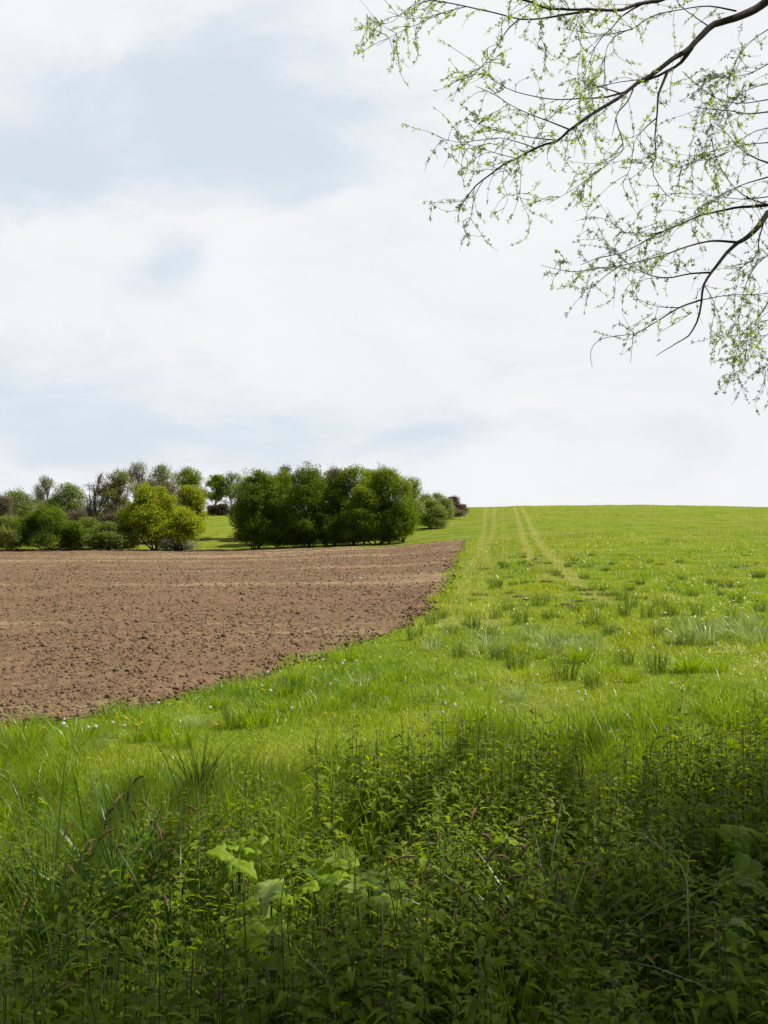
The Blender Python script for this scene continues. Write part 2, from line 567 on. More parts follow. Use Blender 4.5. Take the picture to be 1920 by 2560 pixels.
M_GRASS = leaf_mat('meadow_grass', [(0.0, (0.090, 0.180, 0.008)), (0.40, (0.172, 0.270, 0.011)), (0.78, (0.250, 0.325, 0.018)), (0.95, (0.33, 0.34, 0.065)), (1.0, (0.52, 0.50, 0.27))],
                   0.48, 1.05, 0.34, 0.38, 0.45, 0.45, (0.255, 0.275, 0.020))
M_TALL = leaf_mat('tall_grass', [(0.0, (0.105, 0.180, 0.010)), (0.6, (0.180, 0.275, 0.013)), (0.92, (0.245, 0.315, 0.024)), (1.0, (0.46, 0.44, 0.22))],
                  0.5, 1.1, 0.35, 0.5)
M_RUSH = leaf_mat('rush', [(0.0, (0.052, 0.098, 0.013)), (0.6, (0.086, 0.146, 0.018)), (0.9, (0.13, 0.19, 0.030)), (1.0, (0.26, 0.24, 0.12))], 0.3, 0.9, 0.45, 0.22)
M_PALE = leaf_mat('pale_grass', [(0.0, (0.15, 0.24, 0.04)), (0.6, (0.27, 0.345, 0.10)), (1.0, (0.60, 0.61, 0.42))], 0.35, 0.9, 0.30, 0.6)
M_NETTLE = leaf_mat('nettle_leaf', [(0.0, (0.080, 0.122, 0.011)), (0.5, (0.150, 0.210, 0.013)), (0.88, (0.230, 0.290, 0.018)), (0.93, (0.140, 0.130, 0.040)), (1.0, (0.115, 0.085, 0.045))], 0.48, 1.3, 0.5, 0.10)
M_NSTEM = plain_mat('nettle_stem', (0.050, 0.045, 0.020), (0.075, 0.085, 0.028), 0.7, 20)
M_LOW = leaf_mat('undergrowth', [(0.0, (0.060, 0.115, 0.008)), (0.6, (0.130, 0.200, 0.012)), (1.0, (0.21, 0.28, 0.020))], 0.45, 1.2, 0.5, 0.12)
M_SEDGE = leaf_mat('sedge_leaf', [(0.0, (0.040, 0.085, 0.014)), (0.6, (0.070, 0.135, 0.020)), (1.0, (0.15, 0.21, 0.04))], 0.36, 1.15, 0.36, 0.28)
M_SPIKE = plain_mat('sedge_spike', (0.115, 0.066, 0.026), (0.21, 0.130, 0.058), 0.9, 60, 0.10)
M_STRAW = plain_mat('dead_stalk', (0.34, 0.27, 0.17), (0.50, 0.42, 0.28), 0.8, 30)
M_CLOCK = plain_mat('dandelion_clock', (0.72, 0.72, 0.70), (0.82, 0.82, 0.80), 0.9, 40, 0.35)
M_YELLOW = plain_mat('dandelion_flower', (0.80, 0.56, 0.02), (0.88, 0.66, 0.03), 0.7, 60, 0.2)
M_DAISY = plain_mat('daisy', (0.72, 0.72, 0.68), (0.82, 0.82, 0.80), 0.8, 60, 0.2)
M_STEMG = plain_mat('green_stem', (0.06, 0.11, 0.02), (0.10, 0.15, 0.03), 0.6, 30)
M_TURF = plain_mat('dark_turf', (0.055, 0.050, 0.022), (0.14, 0.11, 0.055), 0.95, 12)
M_STONE = plain_mat('pale_stone', (0.22, 0.17, 0.12), (0.36, 0.30, 0.22), 0.9, 9)
M_BARK_W = bark_mat('willow_bark', (0.020, 0.015, 0.011), (0.060, 0.046, 0.034), 30)
M_BARK = bark_mat('tree_bark', (0.055, 0.045, 0.033), (0.120, 0.098, 0.073), 6)
M_BARKP = bark_mat('pale_twigs', (0.150, 0.112, 0.085), (0.25, 0.195, 0.15), 6)
M_WLEAF = leaf_mat('willow_leaf', [(0.0, (0.165, 0.235, 0.045)), (0.6, (0.245, 0.315, 0.075)), (1.0, (0.330, 0.380, 0.130))], 0.60, 1.15, 0.5, 0.2)

# ================================================================== terrain
ys = np.concatenate([-np.geomspace(3000, 2, 40), np.linspace(-1.5, 2, 8), np.geomspace(2.15, 60, 380), np.linspace(60.25, 225, 520), np.geomspace(227, 6000, 70)])
ss = np.concatenate([-np.geomspace(9, 0.56, 30), np.linspace(-0.545, 0.545, 660), np.geomspace(0.56, 9, 30)])
Y, S = np.meshgrid(ys, ss, indexing='ij')
X = S * (np.maximum(Y, 0) + 4.0 + np.abs(np.minimum(Y, 0)) * 0.2)
Z = zt(X, Y)
Z = Z - 0.22 * sstep(0.05, 0.9, field_in(X, Y) * (Y > 6) + (Y <= 6) * -1)
tr_v = track_at(X.ravel(), Y.ravel())
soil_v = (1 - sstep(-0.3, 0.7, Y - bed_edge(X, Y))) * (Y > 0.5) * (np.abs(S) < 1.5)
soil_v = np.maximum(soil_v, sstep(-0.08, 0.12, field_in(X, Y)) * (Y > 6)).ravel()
ny, nx = X.shape
i, j = np.meshgrid(np.arange(ny - 1), np.arange(nx - 1), indexing='ij')
f = np.stack([i * nx + j, i * nx + j + 1, (i + 1) * nx + j + 1, (i + 1) * nx + j], -1).reshape(-1, 4)
B = Buf()
B.add(np.stack([X, Y, Z], -1), f)
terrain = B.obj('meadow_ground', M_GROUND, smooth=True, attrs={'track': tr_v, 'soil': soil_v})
tag(terrain, 'green meadow ground rising to a bare crest with faint wheel tracks', 'meadow', kind='structure')

# ------------------------------------------------------------------ ploughed field
v = np.linspace(0, 1, 900)
tt = np.linspace(0, 1, 620) ** 0.8
VV, TT = np.meshgrid(v, tt, indexing='ij')
xl = -0.62
yy = 6.6 * (88.0 / 6.6) ** VV
for _ in range(6):       # settle depth against the slanting far side
    x_ = xl * yy - 3 + TT * (xr(yy) + 0.06 + 0.24 * (fbm(yy * 1.1, yy * 0, 4, 41, 0.65) - 0.5) - xl * yy + 3)
    yy = 6.6 * (dfar(x_) / 6.6) ** VV
XF, YF = x_, yy


def soil_relief(x, y):
    big_ = fbm(x / 0.55, y / 0.40, 3, 21) - 0.5
    lump = fbm(x / 0.16, y / 0.14, 3, 22) - 0.5
    furrow = np.sin((y + 0.12 * x) * 2 * np.pi / 1.45 + 2 * fbm(x / 9, y / 9, 2, 23)) * 0.5
    far_ = 1 - 0.45 * sstep(14, 50, y)
    return (0.028 * big_ + 0.050 * lump) * far_ + 0.02 * furrow


edge = sstep(0.0, 0.5, np.minimum(xr(YF) - XF, dfar(XF) - YF))
ZFld = zt(XF, YF) + 0.01 + edge * (0.035 + soil_relief(XF, YF))
ny, nx = XF.shape
i, j = np.meshgrid(np.arange(ny - 1), np.arange(nx - 1), indexing='ij')
f = np.stack([i * nx + j, i * nx + j + 1, (i + 1) * nx + j + 1, (i + 1) * nx + j], -1).reshape(-1, 4)
B = Buf()
B.add(np.stack([XF, YF, ZFld], -1), f)
tag(B.obj('ploughed_field', M_SOIL, smooth=True), 'bare brown harrowed field lying below the trees', 'field', kind='structure')


def scatter(n, dmin, dmax, power, smax=0.47):
    """points in the view's wedge; density falls with depth as depth**-power"""
    u = rng.random(n)
    e = 2 - power
    d = (dmin ** e + u * (dmax ** e - dmin ** e)) ** (1 / e) if abs(e) > 1e-6 else dmin * (dmax / dmin) ** u
    return rng.uniform(-1, 1, n) * (smax * d + 1.7), d


# clods
ico = np.array([[0, 0, 1], [.89, 0, .45], [.28, .85, .45], [-.72, .53, .45], [-.72, -.53, .45], [.28, -.85, .45], [.72, .53, -.45], [-.28, .85, -.45], [-.89, 0, -.45], [-.28, -.85, -.45], [.72, -.53, -.45], [0, 0, -1]])
icf = np.array([[0, 1, 2], [0, 2, 3], [0, 3, 4], [0, 4, 5], [0, 5, 1], [1, 6, 2], [2, 7, 3], [3, 8, 4], [4, 9, 5], [5, 10, 1], [6, 7, 2], [7, 8, 3], [8, 9, 4], [9, 10, 5], [10, 6, 1], [11, 7, 6], [11, 8, 7], [11, 9, 8], [11, 10, 9], [11, 6, 10]])
x, y = scatter(140000, 7.0, 100, 1.6)
keep = (field_in(x, y) > -0.10 - np.abs(rng.normal(0, 0.12, len(x)))) & (fbm(x / 1.3, y / 1.3, 3, 31) + rng.random(len(x)) * 0.5 > 0.62)
x, y = x[keep], y[keep]
size = np.exp(rng.normal(math.log(0.0105), 0.48, len(x))) * (1 + y / 60)
size = np.clip(size, 0.006, 0.06)
z = zt(x, y) + 0.045 + soil_relief(x, y) + size * 0.15
B = Buf()
for k in range(8):
    sel = np.arange(len(x)) % 8 == k
    tv = ico * (1 + rng.uniform(-0.38, 0.38, (12, 1))) * np.array([1.15, 0.9, 0.72])
    n = sel.sum()
    stamp(B, tv, icf, frames(rng.uniform(0, 6.28, n), rng.normal(0, .4, n), rng.normal(0, .4, n)), np.c_[x, y, z][sel], size[sel], rng.random(n))
tag(B.obj('soil_clods', M_SOIL), 'loose crumbly brown clods strewn over the ploughed field', 'soil clods', kind='stuff')

# ================================================================== grass
def grass_field(name, label, n, dmin, dmax, power, hfun, wfun, mat, segs, keepfun, lean=(0.75, 0.45)):
    x, y = scatter(n, dmin, dmax, power)
    k = keepfun(x, y)
    x, y = x[k], y[k]
    n = len(x)
    # blades gather in small tufts
    cell = np.maximum(0.04, 0.004 * y)
    x = x + (np.round(x / cell) * cell - x) * 0.35 + rng.normal(0, .15, n) * cell
    y = y + (np.round(y / cell) * cell - y) * 0.35 + rng.normal(0, .15, n) * cell
    h = hfun(x, y) * np.exp(rng.normal(0, 0.33, n))
    wd = wfun(x, y) * rng.uniform(0.6, 1.4, n)
    patch = fbm(x / 1.7, y / 2.2, 3, 55)
    tuft = fbm(x / 0.28, y / 0.34, 2, 56)
    rr = np.clip(0.42 + (patch - 0.5) * 1.0 + (tuft - 0.5) * 0.75 + rng.normal(0, 0.17, n), 0, 1)
    la = rng.uniform(0, 6.283, n) + 1.2 * (fbm(x / 1.1, y / 1.1, 2, 57) - .5)
    le = np.abs(rng.normal(lean[0], lean[1], n)).clip(0.05, 1.5)
    B = Buf()
    blades(B, np.c_[x, y, zt(x, y) - 0.01], h, wd, la, le, rng.uniform(0, 6.283, n), rr, segs)
    return tag(B.obj(name, mat), label, 'grass', kind='stuff')


def out_field(x, y, m=0.10):
    fi = field_in(x, y)
    return fi < m - 0.60 * (fbm(x / 0.5, y / 0.5, 3, 71) - 0.45) + np.abs(rng.normal(0, 0.05, len(x)))


grass_field('meadow_grass', 'bright green tufted grass between the nettles and the ploughed soil', 860000, 3.6, 85, 1.55,
            lambda x, y: 0.042 + 0.125 * sstep(0.44, 0.80, fbm(x / 0.8, y / 1.1, 4, 61, 0.6)) + 0.07 * sstep(9, 6.5, y),
            lambda x, y: np.maximum(0.0042, 0.00055 * y), M_GRASS, 2,
            lambda x, y: out_field(x, y) & (y > bed_edge(x, y) + rng.normal(0.1, 0.25, len(x))) & (rng.random(len(x)) < np.clip(26 / y, 0, 1) ** 1.6) & (rng.random(len(x)) > track_at(x, y) * 0.8))
grass_field('hill_grass', 'short sunlit pasture grass covering the rising meadow', 300000, 18, 195, 1.2,
            lambda x, y: 0.04 + 0.13 * sstep(0.48, 0.78, fbm(x / 2.2, y / 5, 4, 62, 0.6)),
            lambda x, y: np.maximum(0.012, 0.00050 * y), M_GRASS, 1,
            lambda x, y: out_field(x, y) & (rng.random(len(x)) > track_at(x, y) * 0.9) & ~((x < -12) & (y > 118)))


def tall_keep(x, y):
    e = bed_edge(x, y)
    band = np.interp(x / y * F + 960, [-200, 500, 900, 1300, 1920], [4.4, 2.2, 2.2, 3.4, 4.0])
    return (y > e - 0.5) & (y < e + band * (0.75 + 0.5 * fbm(x / 0.8, y / 0.8, 2, 81))) & out_field(x, y)


grass_field('tall_grass', 'tall fresh grass standing along the far side of the nettle bed', 190000, 3.2, 11.5, 0.6,
            lambda x, y: 0.20 + 0.17 * sstep(0.4, 0.7, fbm(x / 0.5, y / 0.5, 3, 63)),
            lambda x, y: np.full(len(x), 0.0055), M_TALL, 3,
            lambda x, y: tall_keep(x, y) & (fbm(x / 0.4, y / 0.4, 3, 64) > 0.47 + rng.normal(0, 0.04, len(x))), (0.42, 0.32))

# ================================================================== hedgerow trees and bushes
QV = np.array([[0, 0, 0], [0.5, 0.36, 0.10], [1, 0, 0], [0.5, -0.36, 0.10]])
QF = np.array([[0, 1, 2, 3]])


def L(name, a, b, c, tr=0.38, tc=1.0):
    return leaf_mat(name, [(0.0, a), (0.5, b), (1.0, c)], tr, tc, 0.6, 0.10)


LM = {
    'dark': L('oak_leaves_dark', (0.068, 0.108, 0.013), (0.108, 0.160, 0.018), (0.165, 0.222, 0.026), 0.42),
    'mid': L('oak_leaves', (0.088, 0.130, 0.014), (0.138, 0.192, 0.019), (0.205, 0.255, 0.030), 0.44),
    'olive': L('olive_leaves', (0.110, 0.148, 0.032), (0.160, 0.205, 0.043), (0.220, 0.262, 0.068), 0.42),
    'lime': L('lime_leaves', (0.165, 0.215, 0.018), (0.230, 0.285, 0.022), (0.300, 0.345, 0.042), 0.42),
    'pale': L('pale_leaves', (0.160, 0.205, 0.060), (0.210, 0.260, 0.075), (0.270, 0.310, 0.105), 0.42),
    'grey': L('grey_buds', (0.190, 0.205, 0.120), (0.240, 0.260, 0.150), (0.300, 0.310, 0.190), 0.38),
    'brown': L('brown_buds', (0.120, 0.105, 0.060), (0.170, 0.150, 0.085), (0.200, 0.195, 0.095), 0.30),
    'rust': L('rust_leaves', (0.070, 0.042, 0.030), (0.105, 0.062, 0.042), (0.110, 0.095, 0.045), 0.25),
}


def curve_pts(a, b, bow, n=6):
    t = np.linspace(0, 1, n)[:, None]
    m = (a + b) / 2 + bow
    return (1 - t) ** 2 * a + 2 * t * (1 - t) * m + t * t * b


def tree(name, label, cat, px, top, wpx, d, leaf='dark', base=None, form='tree', leaves=9000, lobes=11, lsize=0.135, twigs=260, bare=0.0,
         low=0.0, clump=0.30, skew=0.0, group=None, bark=None, seed=0, depth=0.9, stems=1):
    """low: height (share) where foliage starts; wpx: crown width in photo pixels"""
    g = np.random.default_rng(1000 + seed)
    x0 = (px - 960) / F * d
    z0 = float(zt(x0, d))
    H = (1280 - top) / F * d - z0
    Rx = wpx / 2 / F * d * (1.42 if form == 'bush' or leaves > 6000 else 1.55)
    lobes = int(lobes * (1.7 if leaves > 5000 else 1.2))
    Ry = Rx * depth
    root = empty(name, (x0, d, z0 - 0.05), label, cat, group)
    zc0, zc1 = low * H, H
    # lobes of the crown
    cen, rad = [], []
    for k in range(lobes):
        r = g.uniform(0.25, 0.44) * min(Rx, (zc1 - zc0) / 2 * 1.1)
        zf = (k + g.uniform(0.1, 0.9)) / lobes
        if form == 'bush':
            env = math.sqrt(max(0.05, 1 - zf ** 2.2))
        elif low < 0.12:
            env = 1 - 0.80 * max(0, (zf - 0.40) / 0.60) ** 2 - 0.10 * max(0, (0.25 - zf) / 0.25)
        else:
            env = math.sqrt(max(0.04, 1 - (2 * zf - 1) ** 2))
        a_ = g.uniform(0, 6.283)
        rad_ = math.sqrt(g.uniform(0.15, 1.0)) * env
        c_ = np.array([math.cos(a_) * rad_ * max(Rx - r, 0.05) + skew * (zf - 0.5) * 2 * Rx, math.sin(a_) * rad_ * max(Ry - r, 0.05),
                       zc0 + r * 0.75 + zf * max(zc1 - zc0 - 1.7 * r, 0.1)])
        cen.append(c_)
        rad.append(r)
    cen[0] = np.array([skew * Rx, 0, zc1 - rad[0]])
    cen, rad = np.array(cen), np.array(rad)
    leaves = int(leaves * 2.6)
    nc = int(leaves / 52)
    li = g.choice(lobes, nc, p=rad ** 2 / (rad ** 2).sum())
    u = g.normal(0, 1, (nc, 3))
    u /= np.linalg.norm(u, axis=1, keepdims=True)
    u[:, 2] = np.where(u[:, 2] < -0.5, -u[:, 2], u[:, 2])
    rr_ = rad[li] * (0.55 + 0.48 * g.random(nc) + 0.42 * g.random(nc) ** 7)
    cc = cen[li] + u * rr_[:, None]
    cc[:, 2] = np.maximum(cc[:, 2], 0.12 if form == 'bush' else max(0.3, low * H * 0.8))
    # wood
    wood = Buf()
    bk = bark or M_BARK
    ns = stems
    tops = []
    for s_ in range(ns):
        b0 = np.array([g.uniform(-.35, .35) * (ns > 1), g.uniform(-.3, .3) * (ns > 1), -0.15])
        tgt = cen[g.integers(lobes)] if ns > 1 else np.array([skew * Rx * 0.6, 0, H * 0.80])
        pts = curve_pts(b0, tgt, g.normal(0, 0.22, 3) * [1, 1, 0.2] * (1 if ns > 1 else 0.8), 9)
        r0 = max(0.05, H * (0.020 if ns == 1 else 0.011))
        tubes(wood, pts[None], np.linspace(r0, 0.025, 9)[None], 7)
        tops.append(pts)
    limb_end = []
    for k in range(lobes):
        st = tops[g.integers(ns)]
        a = st[min(8, max(1, int(np.clip(cen[k][2] / H - 0.15, 0.12, 0.75) * 9)))]
        pts = curve_pts(a, cen[k], np.array([0, 0, -0.12 * H * g.uniform(0, 1)]), 7)
        tubes(wood, pts[None], np.linspace(max(0.03, H * 0.008), 0.02, 7)[None], 5)
        limb_end.append(pts)
    nt = twigs
    ti = g.integers(0, nc, nt)
    A = np.array([limb_end[li[k]][g.integers(2, 7)] for k in ti])
    E = cc[ti] + (u[ti] * g.uniform(0.0, 0.5, nt)[:, None] if bare > 0 else 0)
    if form != 'bush' and bare > 0.4:
        E[:, 2] += g.uniform(0.1, 0.5, nt)
    tt_ = np.linspace(0, 1, 5)[None, :, None]
    mid = (A + E) / 2 + g.normal(0, 0.12, (nt, 3)) + [0, 0, -0.08]
    PP = (1 - tt_) ** 2 * A[:, None] + 2 * tt_ * (1 - tt_) * mid[:, None] + tt_ ** 2 * E[:, None]
    tubes(wood, PP, np.linspace(0.022, 0.009, 5)[None] * np.ones((nt, 1)), 3)
    if bare > 0:       # fine outer twigs
        nb = int(bare * 520)
        ti = g.integers(0, nc, nb)
        a = cc[ti] + g.normal(0, 0.2, (nb, 3))
        dv = u[ti] * 0.9 + np.array([0, 0, 0.5]) + g.normal(0, 0.5, (nb, 3))
        dv /= np.linalg.norm(dv, axis=1, keepdims=True)
        ln = g.uniform(0.35, 0.95, nb)
        PP = a[:, None] + dv[:, None] * (np.linspace(0, 1, 4)[None] * ln[:, None])[..., None] + g.normal(0, 0.03, (nb, 4, 3))
        tubes(wood, PP, np.linspace(0.010, 0.005, 4)[None] * np.ones((nb, 1)), 3)
    wood.obj('trunk', bk, root, smooth=True)
    # foliage
    nl = leaves
    ci = g.integers(0, nc, nl)
    sg = clump * g.uniform(0.7, 1.25, nc)[ci][:, None]
    pos_ = cc[ci] + np.clip(g.normal(0, 1, (nl, 3)), -1.5, 1.5) * sg * [1, 1, 0.72]
    pos_[:, 2] = np.maximum(pos_[:, 2], 0.03)
    outw = pos_ - cen[li[ci]]
    az = np.arctan2(outw[:, 1], outw[:, 0]) + g.normal(0, 1.1, nl)
    M = frames(az, g.normal(-0.15, 0.55, nl), g.normal(0, 0.7, nl))
    tone = np.clip(0.47 + (g.normal(0, 0.13, nc))[ci] + g.normal(0, 0.14, lobes)[li[ci]] + g.normal(0, 0.17, nl), 0, 1)
    fol = Buf()
    stamp(fol, QV, QF, M, pos_, lsize * g.uniform(0.6, 1.35, nl), tone)
    fol.obj('crown', LM[leaf], root)
    return root


